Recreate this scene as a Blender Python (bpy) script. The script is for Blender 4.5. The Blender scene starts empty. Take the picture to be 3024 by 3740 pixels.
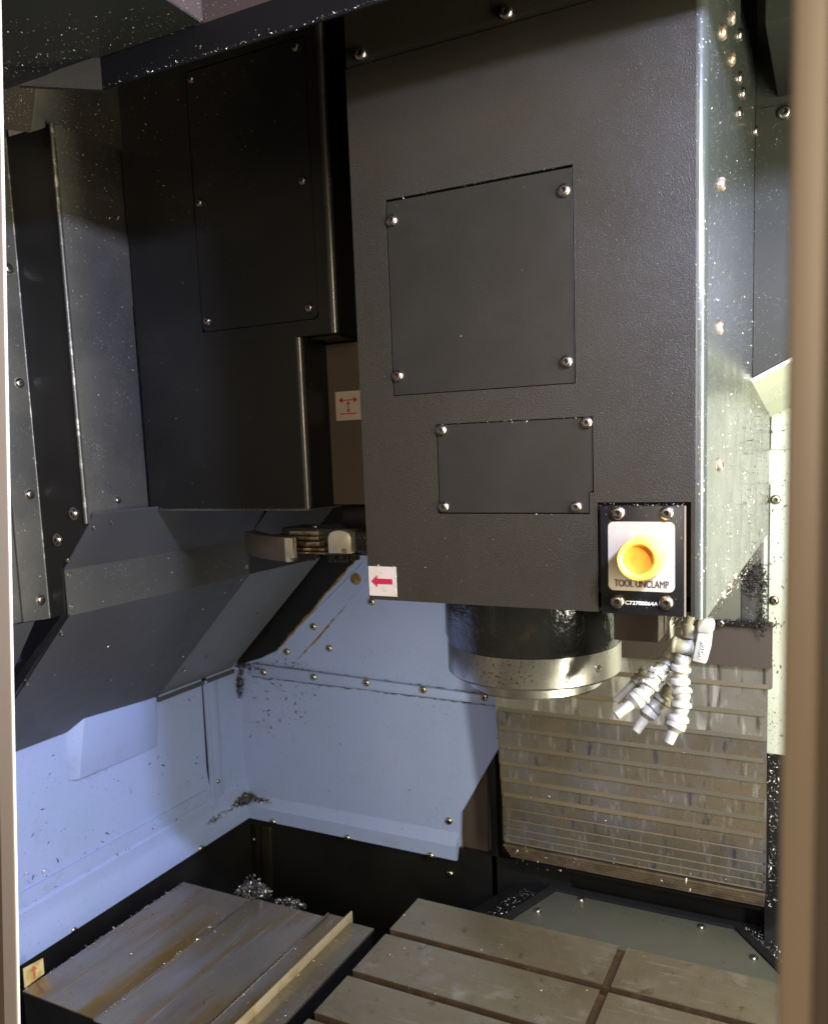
import bpy, bmesh, math, random
from mathutils import Vector, Matrix
random.seed(7)
sc = bpy.context.scene
C = sc.collection
V = Vector
# ------------------------------------------------------------------ camera
# camera at the world origin: X runs along the table, Y into the machine, Z up (metres)
YAW, PITCH, ROLL = .458806, .117901, .0350126
FPX, CX, CY = 2980.95, 1593.1, 2003.6            # focal length and optical centre of the 3024x3740 photo
cy_, sy_, cp_, sp_, cr_, sr_ = math.cos(YAW), math.sin(YAW), math.cos(PITCH), math.sin(PITCH), math.cos(ROLL), math.sin(ROLL)
fw = V((-sy_*cp_, cy_*cp_, -sp_)); r0 = V((cy_, sy_, 0)); d0 = fw.cross(r0)
rt = cr_*r0+sr_*d0; dn = -sr_*r0+cr_*d0
cam = bpy.data.cameras.new('camera'); camo = bpy.data.objects.new('camera', cam); C.objects.link(camo)
camo.matrix_world = Matrix((rt, -dn, -fw)).transposed().to_4x4()
cam.sensor_fit = 'HORIZONTAL'; cam.sensor_width = 36; cam.lens = 36*FPX/3024
cam.shift_x = -(CX-1512)/3024; cam.shift_y = (CY-1870)/3024
cam.clip_start = .02; cam.clip_end = 50
cam.dof.use_dof = True; cam.dof.focus_distance = 1.0; cam.dof.aperture_fstop = 12.5
sc.camera = camo
# ------------------------------------------------------------------ world, lamps, exposure
w = bpy.data.worlds.new('World'); sc.world = w; w.use_nodes = True
w.node_tree.nodes['Background'].inputs[0].default_value = (.62, .50, .38, 1)
w.node_tree.nodes['Background'].inputs[1].default_value = .16
sc.view_settings.view_transform = 'Standard'; sc.view_settings.look = 'None'
sc.view_settings.exposure = 0; sc.view_settings.gamma = 1
def lamp(name, loc, target, sx, sy, power, col, spread=180):
    l = bpy.data.lights.new(name, 'AREA'); l.shape = 'RECTANGLE'; l.size = sx; l.size_y = sy
    l.energy = power; l.color = col; l.spread = math.radians(spread)
    o = bpy.data.objects.new(name, l); C.objects.link(o); o.location = loc
    o.rotation_euler = (V(target)-V(loc)).to_track_quat('-Z', 'Y').to_euler(); return o
# LED bars of the machine cabin (on the right wall and above the door) and the workshop's ceiling light behind the camera
for i_ in range(5): lamp('cabin_lamp_cool', (.26+.03*i_, .36, .428), (-1.4, 1.3, -.8), .030, .030, 5.2, (.62, .67, 1.0), 150)
lamp('cabin_lamp_side', (.50, .63, -.10), (-.3, 1.25, -.20), .13, 1.0, 28, (1.0, .95, .74))
lamp('workshop_light', (.35, -1.6, .60), (-.4, 1, -.2), .8, 1.3, 42, (1.0, .80, .57))
lamp('ring_fill_lamp', (-.75, -2.1, .50), (-.5, 1, -.2), .22, 1.3, 6, (1.0, .76, .50))  # added warm lamp, only there to feed reflections in the spindle ring

# ------------------------------------------------------------------ pixel -> point on an axis plane (pixels of a 1736-wide view)
K = 3024/1736
def ray(x, y): return (rt*(x*K-CX)+dn*(y*K-CY)+fw*FPX)/FPX
def at(x, y, ax, v):
    d = ray(x, y); i = 'XYZ'.index(ax); return d*(v/d[i])
def atp(x, y, p0, n):
    d = ray(x, y); return d*(V(p0).dot(n)/d.dot(n))

# ------------------------------------------------------------------ materials
MATS = {}
def nd(t, kind, **kw):
    n = t.nodes.new(kind)
    for k, v in kw.items(): setattr(n, k, v)
    return n
def mat(name, base, rough=.4, metal=0, bump=None, var=None, specks=None, streak=None, spec=.5, coat=0, rvar=0, sss=0, second=None):
    """base colour + optional bump (scale, strength, distance), colour variation (scale, colour, lo, hi), dark or light specks (scale, colour, threshold),
    streak (axis stretch vector, colour, lo, hi)"""
    m = bpy.data.materials.new(name); m.use_nodes = True; t = m.node_tree; L = t.links.new
    b = t.nodes['Principled BSDF']
    b.inputs['Roughness'].default_value = rough; b.inputs['Metallic'].default_value = metal
    b.inputs['Specular IOR Level'].default_value = spec; b.inputs['Coat Weight'].default_value = coat
    if sss:
        b.inputs['Subsurface Weight'].default_value = sss; b.inputs['Subsurface Radius'].default_value = (.01, .006, .003)
    tc = nd(t, 'ShaderNodeTexCoord'); geo = nd(t, 'ShaderNodeNewGeometry')
    pos = geo.outputs['Position']
    rgb = nd(t, 'ShaderNodeRGB'); rgb.outputs[0].default_value = (*base, 1); col = rgb.outputs[0]
    def noise(scale, det=5, vec=None, dist=0, rough_=.55):
        n = nd(t, 'ShaderNodeTexNoise'); n.inputs['Scale'].default_value = scale; n.inputs['Detail'].default_value = det
        n.inputs['Roughness'].default_value = rough_; n.inputs['Distortion'].default_value = dist
        L(vec or pos, n.inputs['Vector']); return n.outputs['Fac']
    def ramp(f, lo, hi):
        r = nd(t, 'ShaderNodeMapRange'); r.inputs['From Min'].default_value = lo; r.inputs['From Max'].default_value = hi
        L(f, r.inputs['Value']); return r.outputs[0]
    def mix(f, c):
        nonlocal col
        x = nd(t, 'ShaderNodeMix', data_type='RGBA'); L(f, x.inputs[0]); L(col, x.inputs[6]); x.inputs[7].default_value = (*c, 1); col = x.outputs[2]
    def stretched(v):
        mp = nd(t, 'ShaderNodeMapping'); mp.inputs['Scale'].default_value = v; L(pos, mp.inputs['Vector']); return mp.outputs[0]
    for vv in ([var] if var and not isinstance(var, list) else (var or [])): mix(ramp(noise(vv[0], 6, dist=.4), vv[2], vv[3]), vv[1])
    for st in ([streak] if streak and not isinstance(streak, list) else (streak or [])): mix(ramp(noise(1, 4, stretched(st[0]), .3), st[2], st[3]), st[1])
    for sp in ([specks] if specks and not isinstance(specks, list) else (specks or [])):
        a = ramp(noise(sp[0], 2), sp[2], sp[2]+.02)
        a2 = ramp(noise(sp[0]*.06, 3), .42, .62)
        mm = nd(t, 'ShaderNodeMath', operation='MULTIPLY'); L(a, mm.inputs[0]); L(a2, mm.inputs[1]); mix(mm.outputs[0], sp[1])
    L(col, b.inputs['Base Color'])
    if rvar:
        r = nd(t, 'ShaderNodeMapRange'); r.inputs['From Min'].default_value = .3; r.inputs['From Max'].default_value = .7
        r.inputs['To Min'].default_value = max(.05, rough-rvar); r.inputs['To Max'].default_value = rough+rvar
        L(noise(14, 6, dist=.5), r.inputs['Value']); L(r.outputs[0], b.inputs['Roughness'])
    if bump:
        bp = nd(t, 'ShaderNodeBump'); bp.inputs['Strength'].default_value = bump[1]; bp.inputs['Distance'].default_value = bump[2]
        vec = stretched(bump[3]) if len(bump) > 3 else None
        L(noise(bump[0], 3, vec), bp.inputs['Height']); L(bp.outputs[0], b.inputs['Normal'])
    MATS[name] = m; return m
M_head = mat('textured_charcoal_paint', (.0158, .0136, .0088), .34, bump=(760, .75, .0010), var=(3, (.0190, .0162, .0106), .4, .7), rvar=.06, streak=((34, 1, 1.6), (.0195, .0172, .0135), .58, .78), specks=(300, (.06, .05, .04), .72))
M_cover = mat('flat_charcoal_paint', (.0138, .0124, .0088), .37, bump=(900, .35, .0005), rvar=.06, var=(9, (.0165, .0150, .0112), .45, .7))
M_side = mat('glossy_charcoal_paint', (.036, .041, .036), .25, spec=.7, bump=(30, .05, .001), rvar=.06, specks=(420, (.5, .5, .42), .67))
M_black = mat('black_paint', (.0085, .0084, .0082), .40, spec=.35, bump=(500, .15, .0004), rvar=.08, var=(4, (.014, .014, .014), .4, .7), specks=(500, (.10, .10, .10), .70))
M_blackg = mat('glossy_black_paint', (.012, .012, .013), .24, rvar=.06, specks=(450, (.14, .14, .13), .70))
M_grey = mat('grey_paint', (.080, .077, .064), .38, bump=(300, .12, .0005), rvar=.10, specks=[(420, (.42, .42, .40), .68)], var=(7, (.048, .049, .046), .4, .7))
M_panel = mat('dark_grey_green_paint', (.022, .024, .019), .38, rvar=.06, specks=(420, (.3, .3, .26), .69))
M_hood = mat('blue_grey_paint', (.060, .060, .062), .42, bump=(260, .06, .0004), rvar=.06, specks=[(330, (.02, .02, .02), .71)])
M_band = mat('satin_grey_band', (.055, .055, .050), .30, bump=(300, .12, .0004), rvar=.06, specks=(400, (.3, .3, .27), .69))
M_hoodl = mat('brushed_grey_sheet', (.15, .16, .185), .38, bump=(60, .12, .0004, (1, 9, 9)), rvar=.06, specks=[(330, (.03, .03, .03), .71)])
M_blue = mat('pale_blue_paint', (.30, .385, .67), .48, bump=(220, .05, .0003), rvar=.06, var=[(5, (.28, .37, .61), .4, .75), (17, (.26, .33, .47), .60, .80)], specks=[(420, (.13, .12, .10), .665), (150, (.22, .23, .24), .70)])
M_pale = mat('lamp_tinted_pale_paint', (.66, .70, .56), .48, bump=(220, .05, .0003), specks=[(300, (.12, .12, .08), .64)], var=(6, (.58, .62, .46), .4, .7))  # wall paint with the side lamp's yellow-green glare put into its colour
M_deck = mat('grey_green_plate', (.105, .105, .072), .5, bump=(200, .08, .0004), rvar=.1, specks=[(260, (.02, .02, .02), .69)], var=(12, (.10, .10, .078), .4, .7))
M_dark = mat('dark_void_paint', (.005, .005, .005), .6, spec=.12)
M_ceil = mat('ceiling_dark_paint', (.022, .023, .020), .38, rvar=.08, specks=(380, (.25, .25, .2), .69))
M_brown = mat('brown_lit_paint', (.045, .031, .028), .5, bump=(400, .1, .0004), specks=(420, (.4, .35, .3), .70))
M_frame = mat('door_frame_paint', (.072, .058, .046), .42, bump=(90, .1, .0005), var=(6, (.06, .048, .037), .4, .7))
M_trim = mat('door_trim_cream', (.19, .155, .115), .42)
M_edge = mat('door_frame_cream_trim', (.78, .74, .60), .4)
M_fgap = mat('door_frame_brown', (.10, .075, .052), .5)
M_steel = mat('ground_steel', (.60, .58, .53), .19, 1, bump=(60, .04, .0002, (1, 1, 14)), rvar=.04, specks=[(330, (.22, .13, .05), .655)], var=(10, (.50, .46, .38), .5, .75))
M_ring = mat('turned_steel', (.62, .60, .55), .21, 1, rvar=.05, specks=[(300, (.16, .085, .035), .62)], var=(9, (.55, .47, .33), .55, .8))
_t = M_ring.node_tree; _b = _t.nodes['Principled BSDF']; _b.inputs['Anisotropic'].default_value = .88
_n = _t.nodes.new('ShaderNodeTangent'); _n.direction_type = 'RADIAL'; _n.axis = 'Z'; _t.links.new(_n.outputs[0], _b.inputs['Tangent'])
M_screw = mat('screw_steel', (.42, .38, .34), .28, 1, bump=(700, .2, .0003), var=(180, (.2, .14, .1), .5, .7))
M_sock = mat('screw_socket', (.02, .018, .015), .5)
M_brass = mat('brassy_screw', (.56, .50, .34), .26, 1)
M_rust = mat('rusty_screw', (.30, .20, .14), .45, .7, bump=(500, .6, .0008), var=(200, (.7, .6, .5), .5, .6))
M_table = mat('oily_cast_iron', (.295, .257, .172), .30, .7, bump=(70, .10, .0003, (2, 12, 1)), rvar=.12,
              var=[(5, (.235, .19, .11), .42, .72), (13, (.34, .31, .245), .55, .8), (40, (.19, .165, .12), .62, .76)], streak=[((9, 120, 1), (.37, .34, .27), .60, .74), ((15, 13, 1), (.43, .40, .33), .60, .76), ((34, 26, 1), (.17, .13, .075), .64, .72)], specks=[(260, (.05, .035, .02), .70)])
M_wear = mat('worn_bright_edge', (.42, .37, .27), .3, .8)
M_slot = mat('brown_slot_iron', (.085, .055, .030), .5, .6, bump=(180, .3, .0006), var=(30, (.14, .09, .05), .45, .7))
M_plate = mat('stained_steel_sheet', (.30, .25, .18), .24, .7, bump=(50, .10, .0003, (14, 1, 1)), rvar=.08,
              var=[(4, (.28, .27, .255), .45, .70), (5.3, (.22, .19, .15), .55, .75)], streak=[((14, 2.2, 1), (.27, .175, .055), .44, .62), ((22, 3, 1), (.26, .16, .09), .60, .70), ((120, 6, 1), (.38, .36, .33), .60, .72)], specks=[(160, (.22, .09, .03), .69)])
M_lip = mat('cream_stained_strip', (.52, .43, .24), .45, .3, var=(20, (.35, .25, .10), .5, .7))
M_slat = mat('wiped_steel_slat', (.25, .222, .165), .28, .75, bump=(60, .15, .0004, (6, 1, .6)), rvar=.10,
             streak=[((6, 4, 9), (.26, .255, .255), .48, .60), ((120, 4, 18), (.42, .415, .40), .57, .70), ((70, 4, 16), (.13, .135, .155), .60, .69), ((16, 4, 14), (.26, .22, .15), .57, .68)])
M_fold = mat('fold_edge_highlight', (.11, .11, .10), .36, .5, var=(60, (.32, .31, .27), .55, .65))  # paler than the sheets: their edge highlight is put into this colour
M_pfold = mat('black_fold_highlight', (.16, .16, .15), .30, .7, rvar=.1, specks=(400, (.5, .5, .45), .66))  # lighter than the black paint: painted highlight of the magazine's rounded corners
M_slatb = mat('bright_scraped_slat', (.30, .29, .245), .30, .6, bump=(60, .3, .0006, (7, 1, .8)), rvar=.12, streak=[((30, 4, 5), (.72, .71, .67), .50, .62), ((60, 4, 8), (.12, .11, .09), .60, .68)])
M_slatlip = mat('slat_lip', (.245, .195, .125), .38, .6, var=(2.5, (.18, .168, .13), .42, .58))
M_slatd = mat('stacked_slat_edge', (.30, .23, .15), .4, .8, var=(30, (.16, .12, .08), .45, .7))
M_nose = mat('oily_black_casting', (.012, .013, .012), .18, bump=(95, .5, .003), rvar=.10, var=(14, (.03, .02, .012), .62, .74), coat=.5)
M_brk = mat('brown_bracket_paint', (.055, .042, .033), .5, bump=(500, .3, .0005), specks=(300, (.2, .1, .05), .7))
M_alu = mat('machined_aluminium', (.78, .77, .66), .36, .65, bump=(40, .15, .0004, (1, 1, 12)), var=(30, (.6, .6, .45), .5, .7))
M_arm = mat('brown_steel_claw', (.21, .175, .14), .42, .7, bump=(500, .1, .0003))
M_jaw = mat('worn_steel_jaw', (.40, .35, .27), .35, .8, var=(60, (.16, .10, .05), .48, .65))
M_oil = mat('oily_black_metal', (.012, .010, .008), .28, bump=(240, .5, .001), specks=(300, (.25, .16, .06), .66))
M_hose = mat('cream_grey_plastic', (.33, .325, .275), .36, sss=.12, bump=(90, .08, .0005), var=(60, (.25, .235, .17), .5, .75))
M_hosed = mat('dull_grey_plastic', (.17, .165, .12), .4, bump=(90, .08, .0005), var=(60, (.16, .14, .09), .5, .7))
M_valve = mat('grey_plastic_valve', (.34, .34, .285), .38, sss=.1)
M_letter = mat('raised_pale_lettering', (.50, .50, .44), .4)
M_white = mat('cream_sticker', (.36, .32, .265), .45, var=[(30, (.32, .275, .21), .45, .7), (90, (.50, .33, .12), .66, .74)])
M_whites = mat('grimy_sticker', (.40, .345, .28), .5, var=[(60, (.36, .29, .2), .5, .7)], specks=(300, (.1, .07, .04), .68))
M_red = mat('crimson_print', (.30, .006, .03), .5)
M_print = mat('black_print', (.012, .012, .012), .5)
M_pnum = mat('cream_print', (.66, .62, .54), .5)
M_bplate = mat('satin_black_plate', (.0065, .0065, .0065), .34, rvar=.06, specks=(400, (.2, .2, .18), .70))
M_btn = mat('translucent_yellow_plastic', (.93, .55, .075), .26, sss=.5, coat=.5, var=(40, (.9, .62, .16), .5, .7))
M_btnc = mat('orange_plastic', (.80, .27, .02), .38, sss=.4, var=(120, (.75, .22, .02), .55, .7))
M_chip = mat('bright_metal_chip', (.62, .60, .52), .34, .9)
M_chipg = mat('dull_metal_chip', (.42, .40, .35), .38, .85)
M_chipd = mat('dark_metal_chip', (.035, .03, .025), .4, .3)
M_chipy = mat('yellow_chip', (.85, .68, .30), .4, .3)
M_seal = mat('amber_sealant', (.24, .17, .055), .35, var=(60, (.12, .07, .02), .45, .7))
M_grime = mat('oily_grime', (.085, .09, .10), .5, var=(60, (.20, .24, .32), .45, .6))
M_yst = mat('faded_yellow_sticker', (.60, .50, .24), .5, var=(40, (.45, .33, .12), .45, .6))

# ------------------------------------------------------------------ mesh helpers
class MB:
    def __init__(s): s.v = []; s.f = []; s.m = []
    def add(s, vs, fs, mi=0):
        o = len(s.v); s.v += [V(a) for a in vs]; s.f += [[i+o for i in f] for f in fs]; s.m += [mi]*len(fs); return s
    def prism(s, pts, vec, mi=0):
        n = len(pts); vec = V(vec); a = [V(p) for p in pts]; b = [p+vec for p in a]
        return s.add(a+b, [list(range(n))[::-1], list(range(n, 2*n))]+[[i, (i+1) % n, n+(i+1) % n, n+i] for i in range(n)], mi)
    def box(s, x0, x1, y0, y1, z0, z1, mi=0): return s.prism([(x0, y0, z0), (x1, y0, z0), (x1, y1, z0), (x0, y1, z0)], (0, 0, z1-z0), mi)
    def lathe(s, prof, o, ax, n=24, mi=0, cap=True):
        o = V(o); ax = V(ax).normalized(); u = ax.orthogonal().normalized(); q = ax.cross(u)
        vs = []; fs = []; k = len(prof)
        for (r, h) in prof:
            for i in range(n):
                a = 2*math.pi*i/n; vs.append(o+ax*h+(u*math.cos(a)+q*math.sin(a))*r)
        for j in range(k-1):
            for i in range(n): fs.append([j*n+i, j*n+(i+1) % n, (j+1)*n+(i+1) % n, (j+1)*n+i])
        if cap: fs.append(list(range(n))[::-1]); fs.append([(k-1)*n+i for i in range(n)])
        return s.add(vs, fs, mi)
    def tube(s, p0, p1, r0, r1=None, n=16, mi=0):
        p0 = V(p0); p1 = V(p1); return s.lathe([(r0, 0), (r1 if r1 is not None else r0, (p1-p0).length)], p0, p1-p0, n, mi)
    def strip(s, pts, r, n=8, mi=0):
        for a, b in zip(pts[:-1], pts[1:]): s.tube(a, b, r if not callable(r) else r(), None, n, mi)
        return s
def obj(name, mb, mats, parent=None, bevel=0, seg=2, smooth=35, label=None):
    me = bpy.data.meshes.new(name); off = V((0, 0, 0)); p = parent
    while p is not None: off += p.location; p = p.parent
    me.from_pydata([v-off for v in mb.v], [], mb.f)
    for m in (mats if isinstance(mats, (list, tuple)) else [mats]): me.materials.append(m)
    me.polygons.foreach_set('material_index', mb.m)
    bm = bmesh.new(); bm.from_mesh(me)
    bmesh.ops.recalc_face_normals(bm, faces=bm.faces)
    if bevel:
        es = [e for e in bm.edges if len(e.link_faces) == 2 and e.calc_face_angle(0) > math.radians(25)]
        bmesh.ops.bevel(bm, geom=es, offset=bevel, segments=seg, affect='EDGES', profile=.5, clamp_overlap=True)
    for f in bm.faces: f.smooth = True
    for e in bm.edges:
        if len(e.link_faces) == 2 and e.calc_face_angle(0) > math.radians(smooth): e.smooth = False
    bm.to_mesh(me); bm.free()
    o = bpy.data.objects.new(name, me); C.objects.link(o)
    if parent is not None: o.parent = parent
    if label: o['label'] = label
    return o
def tag(o, label, cat, group=None, kind=None):
    o['label'] = label
    if cat: o['category'] = cat
    if group: o['group'] = group
    if kind: o['kind'] = kind
    return o
def thing(name, label, cat, loc=(0, 0, 0), group=None):
    o = bpy.data.objects.new(name, None); C.objects.link(o); o.location = loc; o.empty_display_size = .05
    return tag(o, label, cat, group)
def struct(name, mb, m, bevel=0, **k):
    o = obj(name, mb, m, None, bevel, **k); o['kind'] = 'structure'; return o

# button-head hex screw, built along +Z, origin on the surface it sits on
def screw_mesh(nm, m, washer=False):
    b = MB(); R = .0068
    prof = [(R, -.0006), (R, .0008), (R*.97, .0018), (R*.86, .0031), (R*.68, .0040), (R*.5, .0043)]
    b.lathe(prof+[(R*.40, .0043)], (0, 0, 0), (0, 0, 1), 20, 0, cap=False)
    b.lathe([(R*.40, .0043), (R*.40, .0018), (.0001, .0014)], (0, 0, 0), (0, 0, 1), 6, 1, cap=False)
    b.lathe([(R*.505, .00428), (R*.38, .00428)], (0, 0, 0), (0, 0, 1), 20, 0, cap=False)
    if washer: b.lathe([(R*1.28, -.0004), (R*1.28, .0007), (R*.95, .0009)], (0, 0, 0), (0, 0, 1), 20, 0, cap=False)
    o = obj(nm, b, [m, M_sock]); me = o.data; bpy.data.objects.remove(o); return me
SCREW = screw_mesh('screw', M_screw); SCREWW = screw_mesh('washer_screw', M_screw, True); BRASS = screw_mesh('brass_screw', M_brass); RUSTY = screw_mesh('rusty_screw', M_rust)
b_ = MB(); b_.lathe([(.005, -.0004), (.005, .0006), (.0046, .0010), (.0024, .0011), (.0022, .0003), (.0001, .0003)], (0, 0, 0), (0, 0, 1), 16, 0, cap=False)
o_ = obj('rivet', b_, [M_screw]); RIVET = o_.data; bpy.data.objects.remove(o_)
def screw(parent, p, n, me=SCREW, s=1, name='screw'):
    if me is BRASS and V(p).y > 1.3: s *= 1.45 if s <= 1 else 1.1
    o = bpy.data.objects.new(name, me); C.objects.link(o)
    off = V((0, 0, 0)); q = parent
    while q is not None: off += q.location; q = q.parent
    o.parent = parent; o.location = V(p)-off
    e = V(n).to_track_quat('Z', 'Y'); o.rotation_mode = 'QUATERNION'
    from mathutils import Quaternion
    o.rotation_quaternion = e @ Quaternion((0, 0, 1), random.uniform(0, 1)); o.scale = (s, s, s); return o
NY = V((0, -1, 0)); NX = V((1, 0, 0)); NZ = V((0, 0, 1))

# chips: small curled slivers on a surface
def chips(name, label, regions, m=M_chip, cat='metal chips', lie=.6):
    """regions: (list of 3+ corner points, normal, count, min length, max length, bias function or None)"""
    b = MB()
    for reg in regions:
        pts, n, cnt, l0, l1 = reg[:5]; bias = reg[5] if len(reg) > 5 else None
        pts = [V(p) for p in pts]; n = V(n).normalized()
        tris = [(pts[0], pts[i], pts[i+1]) for i in range(1, len(pts)-1)]
        ar = [((b2-a2).cross(c2-a2)).length for a2, b2, c2 in tris]
        k = 0
        while k < cnt:
            a, b2, c = random.choices(tris, ar)[0]
            u, v = random.random(), random.random()
            if u+v > 1: u, v = 1-u, 1-v
            p = a+(b2-a)*u+(c-a)*v
            if bias and random.random() > bias(p): continue
            k += 1
            d = n.orthogonal().normalized(); d.rotate(Matrix.Rotation(random.uniform(0, 6.28), 3, n))
            d = (d+n*random.uniform(-.1, lie*random.random())).normalized(); L = .85*random.uniform(l0, l1)*random.choice((.4, .6, 1)); W = L*random.uniform(.12, .3)
            s = d.cross(n).normalized()*W; up = n*W*random.uniform(.2, 1.0)
            bend = s*random.uniform(-1.5, 1.5)+n*random.uniform(0, .3)*L
            q0 = p+n*.0004; q1 = q0+d*L*.5+bend*.5; q2 = q0+d*L+bend*.2
            vs = [q0-s*.4, q0+s*.4, q0+up*.3, q1-s*.5, q1+s*.5, q1+up, q2-s*.2, q2+s*.2, q2+up*.3]
            b.add(vs, [[0, 1, 4, 3], [1, 2, 5, 4], [2, 0, 3, 5], [3, 4, 7, 6], [4, 5, 8, 7], [5, 3, 6, 8], [0, 2, 1], [6, 7, 8]])
    o = obj(name, b, m, smooth=80); return tag(o, label, cat, kind='stuff')
def curl(b, p, n, R, turns=.8, w=.0015):
    u = V(n).orthogonal().normalized(); u.rotate(Matrix.Rotation(random.uniform(0, 6.28), 3, V(n))); q = V(n).normalized()
    t0 = random.uniform(0, 6.28); s = u.cross(q)*w; P = []
    for i in range(8):
        a = t0+turns*6.28*i/7; P.append(V(p)+u*math.cos(a)*R+q*(math.sin(a)*R+R)+u.cross(q)*i*w*.8)
    vs = []
    for x in P: vs += [x-s, x+s]
    b.add(vs, [[2*i, 2*i+1, 2*i+3, 2*i+2] for i in range(7)])
def heap(name, label, spots, m=[M_chipg, M_chipd]):
    """spots: (centre, radius vectors u and v, height, count, length)"""
    b = MB()
    for c, u, v, h, cnt, L in spots:
        c, u, v = V(c), V(u), V(v); n = u.cross(v).normalized()
        if n.z < 0: n = -n
        for i in range(cnt):
            a = random.uniform(0, 6.28); r = math.sqrt(random.random())
            p = c+u*math.cos(a)*r+v*math.sin(a)*r+n*h*max(0, 1-r)*random.random()
            d = V((random.gauss(0, 1), random.gauss(0, 1), random.gauss(0, .6))).normalized(); l = L*random.uniform(.4, 1)
            s = d.orthogonal().normalized()*l*.16; e = d.cross(s).normalized()*l*.10; q1 = p+d*l*.5+s*random.uniform(-1, 1); q2 = p+d*l
            mi = 0 if random.random() < .42 else 1
            b.add([p-s, p+s, p+e, q1-s, q1+s, q1+e, q2-s*.4, q2+s*.4, q2+e], [[0, 1, 4, 3], [1, 2, 5, 4], [2, 0, 3, 5], [3, 4, 7, 6], [4, 5, 8, 7], [5, 3, 6, 8], [0, 2, 1], [6, 7, 8]], mi)
            if i % 9 == 0: curl(b, p, n, L*.4, .8, L*.08)
    o = obj(name, b, m, smooth=80)
    return tag(o, label, 'metal chips', kind='stuff')
def text(body, name, parent, origin, xdir, ydir, height, m, depth=.0004, width=None, bold=0):
    cu = bpy.data.curves.new(name, 'FONT'); cu.body = body; cu.size = 1; cu.extrude = .02; cu.offset = bold; cu.align_x = 'CENTER'; cu.align_y = 'CENTER'
    t = bpy.data.objects.new('tmp', cu); C.objects.link(t)
    me = bpy.data.meshes.new_from_object(t.evaluated_get(bpy.context.evaluated_depsgraph_get())); bpy.data.objects.remove(t)
    xs = [v.co.x for v in me.vertices]; ys = [v.co.y for v in me.vertices]
    mx, my = (max(xs)+min(xs))/2, (max(ys)+min(ys))/2; W = max(xs)-min(xs); H = max(ys)-min(ys)
    sy2 = height/H; sx2 = (width/W) if width else sy2
    X = V(xdir).normalized(); Y = V(ydir).normalized(); Z = X.cross(Y); off = V((0, 0, 0)); q = parent
    while q is not None: off += q.location; q = q.parent
    for v in me.vertices: v.co = V(origin)-off+X*(v.co.x-mx)*sx2+Y*(v.co.y-my)*sy2+Z*(v.co.z/.02*depth)
    me.name = name; me.materials.clear(); me.materials.append(m)
    o = bpy.data.objects.new(name, me); C.objects.link(o); o.parent = parent; return o

# ================================================================== THE SETTING
XW, YW = -1.508, 1.768          # faces of the left and back walls
XF, YF = -1.490, 1.750          # faces of their bottom flanges
b = MB(); b.box(-2.0, 1.0, .3, 2.2, -1.62, -1.6); struct('floor', b, M_dark)
# left wall: main sheet, stepped skirting folds and bottom flange, one profile extruded along Y
b = MB()
prof = [(XW, .50), (XW, -.915), (XW+.007, -.922), (XW+.007, -.944), (XW+.009, -.960), (XF, -.984), (XF, -1.021), (XF-.006, -1.021), (XW-.01, -.94), (XW-.012, .50)]
b.prism([(x, .45, z) for x, z in prof], (0, YW+.02-.45, 0))
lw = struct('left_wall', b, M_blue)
b = MB(); b.box(XW+.0002, XW+.0040, .5, 1.60, -.912, -.880); obj('folded_strip', b, M_blue, lw)
for px, py in ((421, 1780), (155, 1951)): screw(lw, at(px, py, 'X', XF), NX, BRASS)
for px, py in ((457.5, 1638.5), (368, 1753)): screw(lw, at(px, py, 'X', XW+(.007 if px > 400 else .001)), NX, BRASS, .62)
def onX(pts, x): return [at(px, py, 'X', x) for px, py in pts]
def onY(pts, y): return [at(px, py, 'Y', y) for px, py in pts]
def onZ(pts, z): return [at(px, py, 'Z', z) for px, py in pts]
# vertical rail and the dark slot beside it
b = MB(); b.prism(onX([(434, 1428), (453, 1423), (469, 1688), (452, 1694)], XW+.006), (-.0055, 0, 0)); obj('vertical_rail', b, M_blue, lw, .0008)
b = MB(); b.prism(onX([(431, 1428), (434, 1428), (452, 1690), (449, 1692)], XW+.012), (-.0115, 0, 0)); obj('rail_edge', b, M_blue, lw)
b = MB(); b.prism(onX([(422, 1412), (431, 1409), (447, 1668), (440, 1648), (434, 1614)], XW+.0015), (-.001, 0, 0)); obj('dark_slot', b, M_dark, lw)
# shallow deflector cover on the left wall
B0, B1, B2, B3 = onX([(142, 1638), (329, 1566), (323, 1440), (133, 1500)], XW)
f0, f1, f2, f3 = [B0+V((.016, .018, -.001)), B1+V((.003, -.002, 0)), B2+V((.010, -.004, 0)), B3+V((.030, .03, 0))]
b = MB(); b.add([B0, B1, B2, B3, f0, f1, f2, f3], [[0, 1, 2, 3], [4, 5, 6, 7], [0, 1, 5, 4], [1, 2, 6, 5], [2, 3, 7, 6], [3, 0, 4, 7]])
obj('deflector_cover', b, M_blue, lw, .002)
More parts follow.
